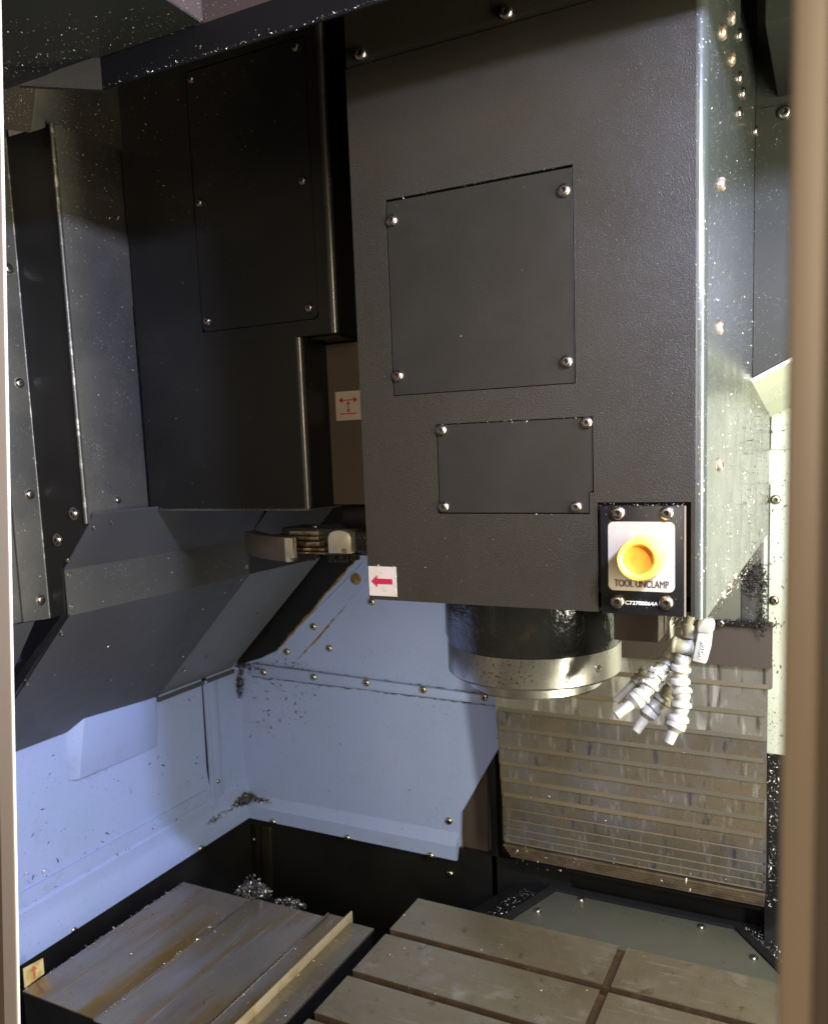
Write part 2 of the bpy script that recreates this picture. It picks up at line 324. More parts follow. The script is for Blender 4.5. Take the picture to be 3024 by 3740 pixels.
# back wall, left of the column
b = MB(); poly = onY([(1060, 1400), (1053, 1556), (966, 1706), (964, 1777)], YW)
A = [V((XW-.01, YW, .6)), V((XW-.01, YW, -.985)), poly[3], poly[2], poly[1], V((poly[1].x, YW, .6))]
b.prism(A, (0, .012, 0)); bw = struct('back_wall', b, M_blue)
b = MB(); e0 = at(957, 1815, 'Y', YF).x
fl = [(-.955, YW-.0005), (-.972, YF+.010), (-.984, YF), (-1.021, YF), (-1.021, YF+.008), (-.985, YW+.003)]
b.prism([(XF+.0005, y, z) for z, y in fl], (e0-XF, 0, 0)); obj('bottom_flange', b, M_blue, bw)
for p in ((573, 1724), (729, 1757.7), (903, 1795)): screw(bw, at(*p, 'Y', YF), NY, BRASS)
screw(bw, at(941.7, 1722, 'Y', YW), NY, BRASS)
b = MB(); r = onY([(526.7, 1392.4), (1052, 1464), (1052, 1481), (526.7, 1417.4)], YW-.016); b.prism(r, (0, .0155, 0)); obj('cross_rail', b, M_blue, bw, .0012)
for p in ((553, 1410), (657.6, 1420), (768.7, 1432), (887.8, 1446), (1015.5, 1462)): screw(bw, at(*p, 'Y', YW-.016), NY, BRASS)
for p in ((691, 1359.5), (657.6, 1314), (602, 1366.6), (779.8, 1262), (1049, 1545), (540, 1288)): screw(bw, at(*p, 'Y', YW-(.004 if p[0] in (657.6, 602) else 0)), NY, BRASS)
# folded sloping strip and dark sheet left of it, with amber sealant beads
b = MB(); b.prism(onY([(779, 1150), (800, 1195), (775, 1213), (623, 1383), (576, 1371), (748, 1171)], YW-.004), (0, .0035, 0)); obj('sloping_strip', b, M_blue, bw)
b = MB(); b.strip(onY([(762, 1180), (705, 1239), (637, 1305)], YW-.005), .0016, 6); obj('fold_crease', b, M_blue, bw)
b = MB(); b.prism(onY([(505, 1060), (830, 1060), (748, 1171), (580, 1364), (548, 1380), (494, 1396), (494, 1200)], YW-.006), (0, .0015, 0)); obj('dark_sheet', b, M_black, bw)
def bead(pts, y, r, name):
    b = MB(); P = onY(pts, y); Q = []
    for a, c in zip(P[:-1], P[1:]):
        for i in range(7): Q.append(a.lerp(c, i/7)+V((random.gauss(0, .0012), 0, random.gauss(0, .0012))))
    Q.append(P[-1]); b.strip(Q, lambda: r*random.uniform(.5, 1.3), 7); obj(name, b, M_seal, bw)
def grime(pts, y, r, par):
    b = MB(); P = onY(pts, y); Q = []
    for a, c in zip(P[:-1], P[1:]):
        for i in range(40): Q.append(a.lerp(c, i/40)+V((0, 0, random.gauss(0, .0012))))
    Q.append(P[-1]); b.strip(Q, lambda: r*random.uniform(.3, 1.2), 6); obj('grime_line', b, M_grime, par)
grime([(528, 1391.5), (790, 1427), (1050, 1462.5)], YW-.004, .0042, bw)
grime([(528, 1419), (790, 1450), (1050, 1483)], YW-.001, .0022, bw)
bead([(786, 1130), (747, 1172), (690, 1238), (640, 1298), (583, 1360)], YW-.005, .0032, 'sealant_bead')
bead([(790, 1188), (771, 1213), (738, 1250), (700, 1297), (660, 1345), (628, 1377)], YW-.001, .0030, 'sealant_bead')
b = MB(); b.lathe([(.016, 0), (.015, .002), (.010, .004), (.003, .0048)], at(746, 1214, 'Y', YW-.004), NY, 18); obj('sealant_blob', b, M_seal, bw)
# black lower walls under the flanges
b = MB(); b.box(XW-.03, XW+.002, .45, YW+.02, -1.6, -1.0)
lower = struct('lower_left_wall', b, M_black)
b = MB(); b.box(XW, -.55, YW+.004, YW+.03, -1.6, -1.0); lb = struct('lower_back_wall', b, M_black)
P = onY([(546, 1732), (567, 1737), (569, 1890), (552, 1890)], YW-.004); b = MB(); b.prism(P, (0, .02, 0)); obj('corner_post', b, M_cover, lb, .004, 3)
b = MB(); b.prism(onY([(524, 1730), (533, 1731), (543, 1890), (534, 1890)], YW), (0, .003, 0)); obj('corner_gap', b, M_dark, lb)
screw(lb, at(532, 1761, 'Y', YW-.001), NY, SCREW, .9)
screw(lb, at(944, 1833, 'Y', YW+.004), NY, BRASS)
# column base: dark folded sheets between the blue back wall and the roll cover
b = MB(); P = onY([(962, 1640), (1022, 1500), (1030, 2010), (972, 2010)], YW+.02); P[0].z = P[1].z = .3; b.prism(P, (0, .01, 0)); cb = struct('column_base_wall', b, M_brk)
b = MB(); q = at(1018, 1800, 'Y', 1.74).x; b.box(q, .05, 1.80, 1.83, -1.6, .3); obj('rear_sheet', b, M_black, cb)
b = MB(); b.box(q-.001, q+.02, 1.772, 1.80, -1.6, .3); obj('rear_post', b, M_black, cb, .004, 3)
b = MB(); b.strip(onY([(967, 1752), (970, 1800), (972, 1860), (975, 1925)], YW+.015), .0025, 7); obj('sealant_bead', b, M_seal, cb)
# right part of the back wall: the wall paint with its bright lamp light put into the colour
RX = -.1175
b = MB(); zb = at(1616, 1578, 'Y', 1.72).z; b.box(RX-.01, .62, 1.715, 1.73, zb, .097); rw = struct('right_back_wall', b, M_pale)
z1 = at(1640, 942, 'Y', 1.71).z; z2 = at(1640, 1013, 'Y', 1.71).z
b = MB(); b.box(RX+.0005, .05, 1.706, 1.7148, z1, .06); obj('upper_flange', b, M_pale, rw, .002)
b = MB(); b.box(RX+.0005, .05, 1.706, 1.7148, zb+.002, z2); obj('lower_flange', b, M_pale, rw, .002)
for p in ((1629.7, 829), (1626.5, 1047.5), (1623, 1259)): screw(rw, at(*p, 'Y', 1.706), NY, BRASS, 1.35)
b = MB(); b.box(RX, .62, 1.715, 1.73, -1.6, zb-.0005); obj('black_lower_sheet', b, M_black, rw)
# sloping pale ledge under the dark upper panel
b = MB(); s0 = at(1577, 799, 'Y', 1.33); s1 = at(1656, 757, 'Y', 1.33)
sl = (s1-s0); s2 = s0+sl*9
b.add([s0+V((.0, 0, -.002)), s2, s2+V((0, .375, -.045)), s0+V((0, .375, -.045)), s0+V((0, 0, .004)), s2+V((0, 0, .006)), s2+V((0, .375, -.03)), s0+V((0, .375, -.03))],
      [[0, 1, 2, 3], [4, 5, 6, 7], [0, 1, 5, 4], [1, 2, 6, 5], [2, 3, 7, 6], [3, 0, 4, 7]]); ledge = obj('sloping_ledge', b, M_pale, rw)
# dark upper panel right of the spindle head
b = MB(); z_s = at(1620, 221, 'Y', 1.33).z
b.prism([s0+V((.001, 0, .006)), s2+V((0, 0, .010)), V((s2.x, 1.33, z_s-.0008)), V((s0.x+.001, 1.33, z_s-.0008))], (0, .02, 0)); up = struct('upper_right_panel', b, M_panel)
b = MB(); b.box(s0.x+.001, s2.x, 1.334, 1.354, z_s-.002, .9); obj('upper_sheet', b, M_panel, up)
b = MB(); b.box(s0.x+.03, s2.x, 1.10, 1.333, at(1612, 125, 'Y', 1.2).z, .9); obj('roof_block', b, M_panel, up, .003)
screw(up, at(1645, 235, 'Y', 1.33), NY, SCREW, 1.5)
# right wall and right front of the cabin (outside the frame, they close the room)
b = MB(); b.box(.58, .60, -.1, 2.0, -1.0, .9); struct('right_wall', b, M_grey)
b = MB(); b.box(.58, .61, -.1, 2.0, -1.6, -1.001); struct('lower_right_wall', b, M_black)
# ceiling with the opening for the head travel
HZ, HY = .409, .70
zc = .442
# opening corner seen at (427, 50)
oc = at(427, 50, 'Z', zc); print('opening corner', oc)
b = MB()
b.box(-1.6, oc.x, -.2, HY-.001, zc, zc+.002); b.box(oc.x, .9, oc.y, HY-.001, zc, zc+.0022) if oc.y < HY-.004 else None
b.box(oc.x-.01, .9, -.2, .30, zc, zc+.0018)
ce = struct('ceiling', b, M_ceil)
b = MB(); b.box(oc.x-.012, oc.x-.0005, .30, oc.y, zc+.0025, .70); obj('opening_side', b, M_brown, ce)
b = MB(); b.box(oc.x-.012, .3, oc.y+.0005, oc.y+.012, zc+.0003, .70); obj('opening_back', b, M_brown, ce)
b = MB(); b.box(-1.6, .95, -.2, 2.2, .90, .93); struct('roof', b, M_dark)
# header beam whose lower edge crosses in front of the magazine cover and the head
hl = at(215, 187, 'Y', HY); hr = at(820, -6, 'Y', HY); ht = at(215, 112, 'Y', HY).z
hd = thing('header_beam', 'black overhead beam with metal chips along its lower edge at the top left', 'beam', (hl.x, HY, HZ))
b = MB(); b.box(hl.x, .57, HY, HY+.0025, HZ, min(ht, zc)-.0003); obj('front_face', b, M_dark, hd)
# oblique return of the beam towards the left front
g0, g1 = V((hl.x, HY, HZ)), atp(38, 178, hl, V((.56, -.83, 0)).normalized())
g1t = atp(30, 172, hl, V((.56, -.83, 0)).normalized())
g2 = V((g1.x-.25, g1.y-.17, g1.z)); tilt = V((0, 0, ht-HZ))
on_ = V((.56, -.83, 0)).normalized(); b = MB(); b.prism([g0, g1, atp(75, 166, hl, on_), atp(128, 143, hl, on_), atp(214, 113, hl, on_)], (-.003, .005, 0)); obj('oblique_face', b, M_cover, hd)

# ================================================================== LEFT SIDE: pillar, hood, magazine cover
XA = -1.146
pl = thing('pillar_cover', 'tall grey folded sheet pillar at the left with a bright vertical edge', 'sheet metal cover', (-1.12, .96, -.10))
top = .535
fx = at(105, 1290, 'Y', .96).x
P = [V((fx+.001, .96, top)), V((-1.1215, .96, top)), V((-1.1195, .96, -.098)), V((-1.191, .96, -.175)), V((-1.194, .96, -.258)), V((fx+.001, .96, -.265))]
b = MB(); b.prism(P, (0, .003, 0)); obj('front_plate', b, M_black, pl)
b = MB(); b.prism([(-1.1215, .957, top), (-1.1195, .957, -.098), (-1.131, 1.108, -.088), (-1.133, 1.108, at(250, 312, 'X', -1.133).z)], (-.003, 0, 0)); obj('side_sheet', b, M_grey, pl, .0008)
b = MB(); b.tube((-1.1222, .9585, top), (-1.1202, .9585, -.098), .0030, None, 16); obj('corner_fold', b, M_fold, pl)
for p in ((155, 1077), (121, 1132)): screw(pl, at(*p, 'Y', .96), NY, SCREWW, 1.25)
screw(pl, at(247, 1049, 'X', -1.126), NX, SCREW, .85)
# strip cover with four bolts
st = thing('strip_cover', 'long grey vertical strip at the far left with four domed bolts', 'sheet metal cover', (fx, .9, -.265))
sy0 = at(50, 1305, 'X', fx).y; sy1 = at(105, 1296, 'X', fx).y
b = MB(); b.prism([(fx, sy0, .55), (fx, sy1, .55), (fx, sy1, -.266), (fx, sy0, -.262)], (-.004, 0, 0)); obj('strip', b, M_grey, st, .0008)
b = MB(); b.tube((fx-.0012, sy1, .545), (fx-.0012, sy1, -.265), .0018, None, 12); obj('edge_fold', b, M_fold, st)
for p in ((17, 563), (40, 803), (62, 1036), (85, 1258)): screw(st, at(*p, 'X', fx), NX, SCREWW, 1.15)
b = MB(); b.box(fx-.020, fx-.006, .40, .97, -.262, .6)
fr = thing('front_side_panel', 'grey side panel behind the bolted strip at the far left by the window frame', 'panel', (fx-.01, .7, -.26)); obj('upper_sheet', b, M_grey, fr)
b = MB(); c0 = V((fx-.006, .935, -.264)); d0_ = V((XW+.03, .935, -.59)); b.prism([c0, d0_, d0_+V((0, -.5, 0)), c0+V((0, -.5, 0))], (-.004, 0, -.004)); obj('sloping_sheet', b, M_hood, fr)
# panels above the pillar
tp = thing('upper_left_panels', 'two grey chip-specked sheets meeting at a dark seam above the pillar at the top left', 'panel', (-1.12, .95, .54))
q = onY([(-40, 150), (45, 178), (76, 176), (66, 268), (58, 276), (-40, 262)], .90); b = MB(); b.prism(q, (0, .003, 0)); obj('left_sheet', b, M_grey, tp)
b = MB(); b.prism(onX([(77, 150), (300, 150), (300, 640), (250, 640), (110, 300), (108, 262), (63, 277)], -1.1365), (-.002, 0, 0)); obj('right_sheet', b, M_grey, tp)

# the hood under the magazine: folded profile extruded along Y
def hood_face(n, p, q2, y0, y1, m, par):
    b = MB(); b.prism([(p[0], y0, p[1]), (q2[0], y0, q2[1]), (q2[0], y1, q2[1]), (p[0], y1, p[1])], (-.002, 0, .0022)); return obj(n, b, m, par)
a_, b2_, c_, d_ = (-1.128, -.105), (XA-.045, -.180), (XA-.045, -.2605), (XW+.004, -.582)
hoodt = thing('magazine_hood', 'blue-grey folded hood under the magazine cover, sloping down to the blue left wall', 'hood', (-1.19, 1.2, -.26))
hood_face('upper_slope', (a_[0]+.02, a_[1]+.022), b2_, .965, 1.4538, M_hood, hoodt)
b = MB(); b.box(b2_[0]-.002, b2_[0], .965, 1.4538, c_[1], b2_[1]); obj('vertical_band', b, M_band, hoodt, label='dark satin band between the two slopes')
hood_face('lower_slope', c_, d_, .967, 1.4538, M_hood, hoodt)
hood_face('rear_upper_slope', (-1.09, -.075), b2_, 1.4545, 1.736, M_hood, hoodt)
b = MB(); b.box(b2_[0]-.002, b2_[0]-.0002, 1.4545, 1.736, c_[1], b2_[1]); obj('rear_band', b, M_cover, hoodt)  # continues the front band, painted darker for the shade there
hood_face('rear_lower_slope', c_, (d_[0]-.002, d_[1]+.004), 1.4545, 1.736, M_hoodl, hoodt)
b = MB(); b.prism([(d_[0]+.004, 1.455, d_[1]-.001), (d_[0]+.004, 1.74, d_[1]-.001), (d_[0]+.004, 1.74, d_[1]-.011), (d_[0]+.004, 1.455, d_[1]-.011)], (-.006, 0, 0)); obj('lower_lip', b, M_hood, hoodt)
hn = V((.62, 0, -.78)).normalized()
for p in ((197, 1107), (234, 1095), (143, 1175)): 
    n1 = V((b2_[1]-a_[1], 0, -(b2_[0]-a_[0]))).normalized(); n1 = -n1 if n1.z > 0 else n1
    screw(hoodt, atp(*p, (a_[0], 1, a_[1]), n1)+n1*.0005, n1, RIVET, 1, 'rivet')
for p in ((146, 1206), (151, 1272), (517, 1188), (518, 1150)): screw(hoodt, at(*p, 'X', b2_[0]), NX, RIVET, 1, 'rivet')
n2 = V((d_[1]-c_[1], 0, -(d_[0]-c_[0]))).normalized(); n2 = -n2 if n2.z > 0 else n2
for p in ((129, 1328), (57, 1433), (435, 1378), (487, 1389), (386, 1405), (542, 1286), (505, 1214)): screw(hoodt, atp(*p, (c_[0], 1, c_[1]), n2)+n2*.0015, n2, RIVET, 1, 'rivet')
# black strip put in for the dark gap between pillar foot and hood
b = MB(); b.prism([(c_[0]-.006, .957, c_[1]+.004), (c_[0]+.001, .957, c_[1]+.002), (d_[0]+.05, .957, d_[1]+.055), (d_[0]+.03, .957, d_[1]+.075)], (0, .012, 0)); obj('front_gap_shade', b, M_blackg, hoodt)

# magazine cover
YM = 1.11
mg = thing('magazine_cover', 'tall black tool magazine cover with a screwed access panel, left of the spindle head', 'cover', (-.9, YM, -.085))
xl, xr1, xr2, zs, zbm, ztm = -1.130, -.7085, -.7775, .191, -.085, .80
xm_back = 1.182
R_ = .012
def vround(b, pts, z0, z1):   # extrude a plan outline between two heights
    b.prism([(x, y, z0) for x, y in pts], (0, 0, z1-z0))
def arc(cx, cy, r, a0, a1, n=6): return [(cx+r*math.cos(math.radians(a0+(a1-a0)*i/n)), cy+r*math.sin(math.radians(a0+(a1-a0)*i/n))) for i in range(n+1)]
b = MB(); vround(b, [(xl, YM+.004)]+[(xl+.002, YM)]+arc(xr2-R_, YM+R_, R_, -90, 0)+[(xr2, 1.30), (xl, 1.30)], zbm, zs)
obj('lower_body', b, M_black, mg)
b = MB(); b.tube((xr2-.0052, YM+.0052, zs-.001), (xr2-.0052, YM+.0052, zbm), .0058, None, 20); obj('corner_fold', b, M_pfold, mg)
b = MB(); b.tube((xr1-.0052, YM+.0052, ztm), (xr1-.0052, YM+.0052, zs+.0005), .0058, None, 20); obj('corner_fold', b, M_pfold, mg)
# upper body: its front is a sheet with a cut-out for the access panel, over a solid box
px0, px1, pz0, pz1 = -.979, -.741, .2155, .6355
b = MB(); vround(b, arc(xr1-R_, YM+R_, R_, -90, 0)+[(xr1, 1.30), (xr1-R_, 1.30)], zs+.0002, ztm)
for (x0, x1, z0, z1) in ((xl, px0, zs+.0002, ztm), (px1, xr1-R_, zs+.0002, ztm), (px0, px1, zs+.0002, pz0), (px0, px1, pz1, ztm)): b.box(x0, x1, YM, YM+.003, z0, z1)
b.box(xl, xr1-R_-.0002, YM+.0055, 1.30, zs+.0002, ztm)
obj('upper_body', b, M_black, mg)
b = MB(); g = .0012; r_ = .012
pp = [(px0+g, YM+.0004, pz1-g), (px1-g, YM+.0004, pz1-g)]+[(x, YM+.0004, z) for x, z in arc(px1-g-r_, pz0+g+r_, r_, 0, -90)]+[(x, YM+.0004, z) for x, z in arc(px0+g+r_, pz0+g+r_, r_, -90, -180)]
b.prism(pp, (0, .003, 0)); obj('access_panel', b, M_black, mg, .0004, 1)
b = MB(); b.box(xr2+.006, xr1-.006, YM+.02, 1.30, zs-.004, zs); obj('step_underside', b, M_oil, mg)
for p in ((401, 166), (621, 98), (635, 378), (419, 425), (649, 645), (435, 673)): screw(mg, at(*p, 'Y', YM), NY, SCREW, 1.05)
b = MB(); b.box(xl, xr2-.002, YM+.001, 1.3, zbm-.004, zbm-.0003); obj('bottom_lip', b, M_grey, mg, .0008)
# dark panel behind the magazine with the red axis sticker
bp_ = thing('changer_housing', 'dark brown panel behind the magazine cover with a white sticker of red double arrows', 'panel', (-.72, 1.19, 0))
YP = xm_back
b = MB(); b.box(xr2+.0005, -.50, YP, YP+.25, -.0835, .185); obj('panel', b, M_brk, bp_)
b = MB(); b.box(xr1+.001, -.50, YP+.03, YP+.28, .1855, .80); obj('upper_panel', b, M_dark, bp_)
sx0, sx1, sz0, sz1 = at(703, 822, 'Y', YP).x, -.708, .058, .106
b = MB(); b.box(sx0, sx1, YP-.0006, YP-.0001, sz0, sz1); stk = obj('sticker', b, M_white, bp_, label='white sticker with red double arrows')
def mark(polys, y, name, par, m=M_red):
    b = MB()
    for P in polys: b.prism([(x, y, z) for x, z in P], (0, .0003, 0))
    obj(name, b, m, par)
cx0 = (at(709, 843, 'Y', YP).x+at(752, 840, 'Y', YP).x)/2; az = .0915; hw = .0185
def arrows2():
    xa_, xb_ = cx0-hw, cx0+hw; bz = .069; w_ = .0009
    return [[(xa_, az), (xa_+.008, az+.0052), (xa_+.008, az+w_), (xb_-.008, az+w_), (xb_-.008, az+.0052), (xb_, az), (xb_-.008, az-.0052), (xb_-.008, az-w_), (xa_+.008, az-w_), (xa_+.008, az-.0052)],
            [(cx0, az-w_-.0003), (cx0+.0034, az-.007), (cx0+w_, az-.007), (cx0+w_, bz+.007), (cx0+.0034, bz+.007), (cx0, bz+.0012), (cx0-.0034, bz+.007), (cx0-w_, bz+.007), (cx0-w_, az-.007), (cx0-.0034, az-.007)],
            [(cx0-.0165, bz-.001), (cx0+.0155, bz-.001), (cx0+.0155, bz+.0009), (cx0-.0165, bz+.0009)]]
mark(arrows2(), YP-.001, 'red_arrows', stk)

# ================================================================== SPINDLE HEAD
YH = .85
hx0, hx1, hz0 = -.5140, -.1180, -.1770
seam = .437
sh = thing('spindle_head', 'big textured charcoal spindle head with two screwed plates and round steel nose', 'spindle head', (-.316, YH, -.177))
A1 = (-.4695, -.2495, .0665, .2870); A2 = (-.4150, -.2315, -.0715, .0315)
BP = (at(1252, 1058, 'Y', YH).x, at(1449, 1056, 'Y', YH).x, -.0590)      # notch of the button plate
RR = .010
xs = sorted({hx0, A1[0], A1[1], A2[0], A2[1], BP[0], BP[1], hx1-RR}); zs_ = sorted({hz0, A2[2], A2[3], A1[2], A1[3], BP[2], seam})
b = MB()
def hole(x, z):
    return (A1[0] < x < A1[1] and A1[2] < z < A1[3]) or (A2[0] < x < A2[1] and A2[2] < z < A2[3]) or (BP[0] < x < BP[1] and z < BP[2])
bm = bmesh.new(); vd = {}
def gv(x, z):
    if (x, z) not in vd: vd[(x, z)] = bm.verts.new((x, YH, z))
    return vd[(x, z)]
for i in range(len(xs)-1):
    for j in range(len(zs_)-1):
        if not hole((xs[i]+xs[i+1])/2, (zs_[j]+zs_[j+1])/2): bm.faces.new([gv(xs[i], zs_[j]), gv(xs[i+1], zs_[j]), gv(xs[i+1], zs_[j+1]), gv(xs[i], zs_[j+1])])
bmesh.ops.dissolve_limit(bm, angle_limit=.01, verts=bm.verts, edges=bm.edges) if False else None
ext = bmesh.ops.extrude_face_region(bm, geom=list(bm.faces)); bmesh.ops.translate(bm, verts=[v for v in ext['geom'] if isinstance(v, bmesh.types.BMVert)], vec=(0, .0035, 0))
bm.verts.ensure_lookup_table(); bm.verts.index_update()
b.add([v.co.copy() for v in bm.verts], [[v.index for v in f.verts] for f in bm.faces]); bm.free()
obj('front_sheet', b, M_head, sh)
# rounded right corner and right side
b = MB(); vround(b, arc(hx1-RR, YH+RR, RR, -90, 0, 10)+[(hx1, 1.697), (hx1-.003, 1.697), (hx1-.003, YH+RR+.002), (hx1-RR, YH+.004)], hz0-.002, .80)
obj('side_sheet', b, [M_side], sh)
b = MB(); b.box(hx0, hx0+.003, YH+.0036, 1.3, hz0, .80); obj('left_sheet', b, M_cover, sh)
b = MB(); b.box(hx0+.0035, hx1-RR-.001, YH+.006, 1.30, hz0+.020, .80); obj('inner_casing', b, M_dark, sh)
b = MB(); b.box(hx0+.0035, hx1-.0035, YH+.004, 1.30, hz0+.001, hz0+.004); obj('bottom_sheet', b, M_cover, sh)
b = MB(); b.box(hx0+.001, hx1-RR-.0005, YH+.0008, YH+.0045, seam+.0009, .80); obj('top_cover', b, M_head, sh)
gp = .0011
b = MB(); b.box(A1[0]+gp, A1[1]-gp, YH+.0010, YH+.0040, A1[2]+gp*.7, A1[3]-gp*2.2); obj('large_access_panel', b, M_cover, sh, .0004, 1)
b = MB(); x0, x1, z0, z1 = A2[0]+gp, A2[1]-gp, A2[2]+gp, A2[3]-gp
zn = at(1243, 1030, 'Y', YH).z; b.prism([(x0, YH+.0010, z1), (x1, YH+.0010, z1), (x1, YH+.0010, zn), (x1-.0042, YH+.0010, zn-.0006), (x1-.0042, YH+.0010, z0), (x0, YH+.0010, z0)], (0, .003, 0)); obj('small_access_panel', b, M_cover, sh, .0004, 1)
b = MB(); b.box(A2[1]-gp-.0034, A2[1], YH+.0002, YH+.0035, A2[2], zn-.0012); obj('notch_filler', b, M_head, sh)
for p in ((757, 112), (1062, 25)): screw(sh, at(*p, 'Y', YH+.0008), NY, SCREW, 1.08)
for p in ((822, 462), (1183, 399), (1188, 758), (835, 788)): screw(sh, at(*p, 'Y', YH+.001), NY, SCREW, 1.05)
for p in ((926, 902), (1230, 886), (1208, 1063), (931, 1063)): screw(sh, at(*p, 'Y', YH+.001), NY, SCREW, .98)
for p in ((1533, 37), (1514, 67), (1549, 73), (1533, 123), (1549, 163), (1556, 196), (1548, 237), (1583, 275), (1511, 386), (1507, 686), (1507, 974)):
    o = screw(sh, at(*p, 'X', hx1), NX, RUSTY if p[1] > 300 or p[0] < 1540 else SCREW, 1.12)
for p in ((1516, 1247), (1530, 1228), (1541, 1208)): screw(sh, at(*p, 'X', hx1), NX, RUSTY, .8)
# button plate
xb0, xb1, zb0, zb1 = at(1258, 1060, 'Y', YH-.002).x, at(1437, 1058, 'Y', YH-.002).x, at(1345, 1289, 'Y', YH-.002).z, at(1345, 1061, 'Y', YH-.002).z
bt = thing('button_box', 'black plate with cream label and round yellow TOOL UNCLAMP button on the spindle head', 'push button', ((xb0+xb1)/2, YH, (zb0+zb1)/2))
b = MB(); b.box(xb0, xb1-.0016, YH-.002, YH+.0018, zb0, zb1); obj('plate', b, M_bplate, bt, .0006)
b = MB(); b.box(xb1-.0011, xb1+.0001, YH-.0021, YH+.0015, zb0, zb1); obj('plate_edge', b, M_trim, bt, label='pale right edge of the plate')  # cream strip along the right edge of the black plate
b = MB(); b.box(xb0+.004, xb1-.004, YH+.002, YH+.0055, zb0-.001, zb1-.002); obj('back_box', b, M_oil, bt)
YD = YH-.0024
dx0, dx1, dz0, dz1 = at(1275, 1150, 'Y', YD).x, at(1415, 1150, 'Y', YD).x, at(1345, 1240, 'Y', YD).z, at(1345, 1094, 'Y', YD).z
def rrect(x0, x1, z0, z1, r, y): 
    return [(x, y, z) for x, z in arc(x1-r, z1-r, r, 90, 0)+arc(x1-r, z0+r, r, 0, -90)+arc(x0+r, z0+r, r, -90, -180)+arc(x0+r, z1-r, r, 180, 90)]
b = MB(); b.prism(rrect(dx0, dx1, dz0, dz1, .006, YD), (0, .0003, 0)); lab = obj('label_panel', b, M_white, bt, label='cream label printed TOOL UNCLAMP')
for p in ((1296, 1075), (1398, 1076), (1295, 1261), (1397, 1264)): screw(bt, at(*p, 'Y', YH-.002), NY, SCREW, 1.12)
tc_ = at(1345, 1225, 'Y', YD); text('TOOL UNCLAMP', 'lettering', lab, (tc_.x, YD-.0003, tc_.z+.0003), (1, 0, 0), (0, 0, 1), .0076, M_print, .0001, at(1401, 1222, 'Y', YD).x-at(1288, 1222, 'Y', YD).x)
tn = at(1345, 1265, 'Y', YH-.002); text('C72708064A', 'part_number', bt, (tn.x, YH-.0024, tn.z), (1, 0, 0), (0, 0, 1), .0041, M_pnum, .0001, at(1380, 1262, 'Y', YD).x-at(1311, 1262, 'Y', YD).x, .012)
bc = at(1349, 1167, 'Y', YD); R0 = .0226
b = MB(); b.lathe([(R0*1.03, 0), (R0*1.01, .008), (R0, .020), (R0*.97, .026), (R0*.90, .0295), (R0*.80, .0300), (R0*.74, .0295), (R0*.69, .0280), (R0*.66, .0270)], bc, NY, 48, 0, cap=False)
btn = obj('button', b, M_btn, bt, label='yellow translucent mushroom button')
b = MB(); b.lathe([(R0*.665, .0271), (R0*.60, .0262), (R0*.3, .0258), (.0002, .0258)], bc, NY, 48, 0, cap=False); obj('button_centre', b, M_btnc, btn)
# arrow sticker at the lower left of the head
ys = YH-.0006
sp = onY([(771, 1187), (830, 1188), (831, 1252), (774, 1250)], ys)
b = MB(); X0 = hx0+.001; X1 = sp[1].x; Z0 = sp[3].z+.001; Z1 = sp[0].z; b.box(X0, X1, ys, ys+.0004, Z0, Z1); s2k = obj('sticker', b, M_whites, sh, label='dirty cream sticker with a red arrow pointing left')
ax0, ax1, azc = at(779, 1219, 'Y', ys).x, at(823, 1220, 'Y', ys).x, at(800, 1219, 'Y', ys).z
mark([[(ax0, azc), (ax0+.0082, azc+.0072), (ax0+.0082, azc+.0034), (ax1, azc+.0032), (ax1, azc-.0032), (ax0+.0082, azc-.0034), (ax0+.0082, azc-.0072)]], ys-.0004, 'red_arrow', s2k)
# spindle nose
sc_ = V((-.3700, 1.04, 0))
sn = sh
b = MB(); b.lathe([(.1205, -.15), (.1205, -.245), (.1185, -.2495), (.1180, -.257)], sc_, NZ, 72); obj('spindle_housing', b, M_nose, sn)
b = MB(); b.lathe([(.112, -.2572), (.1172, -.2572), (.1178, -.2580), (.1178, -.2955), (.1150, -.2985), (.095, -.2990)], sc_, NZ, 96); ring = obj('spindle_ring', b, M_ring, sn)
for a in (-27,):
    n_ = V((math.cos(math.radians(a)), math.sin(math.radians(a)), 0)); q = sc_+n_*.1179; q.z = -.277
    b = MB(); b.lathe([(.0062, -.002), (.0062, .0006), (.0045, .0007), (.0042, -.0005), (.0001, -.0005)], q, n_, 20, 0, cap=False); b.lathe([(.0036, -.0004), (.0034, .0004), (.0001, .0004)], q, n_, 8, 1, cap=False); obj('set_screw', b, [M_ring, M_sock], ring)
b = MB(); b.lathe([(.088, -.2985), (.0885, -.3015), (.0920, -.3020), (.0925, -.3150), (.0905, -.3180), (.060, -.3182), (.050, -.300)], sc_, NZ, 96); obj('spindle_nose', b, M_ring, sn)
# bracket blocks under the head
k0, k1 = at(1283, 1290, 'Y', .93), at(1383, 1290, 'Y', .93); kz0, kz1 = at(1335, 1345, 'Y', .93).z, hz0
b = MB(); b.box(k0.x+.002, k1.x-.002, .93, .965, kz0, kz1); obj('bracket_block', b, M_brk, sn, .0006)
k2 = at(1412, 1300, 'Y', .97); zq = at(1400, 1345, 'Y', .97).z
b = MB(); b.prism([(k1.x-.001, .966, kz1), (k2.x+.01, .966, kz1), (k2.x-.004, .966, zq+.024), (k1.x+.006, .966, zq+.004), (k1.x-.001, .966, zq)], (0, .03, 0)); obj('bracket_plate', b, M_steel, sn, .0006)

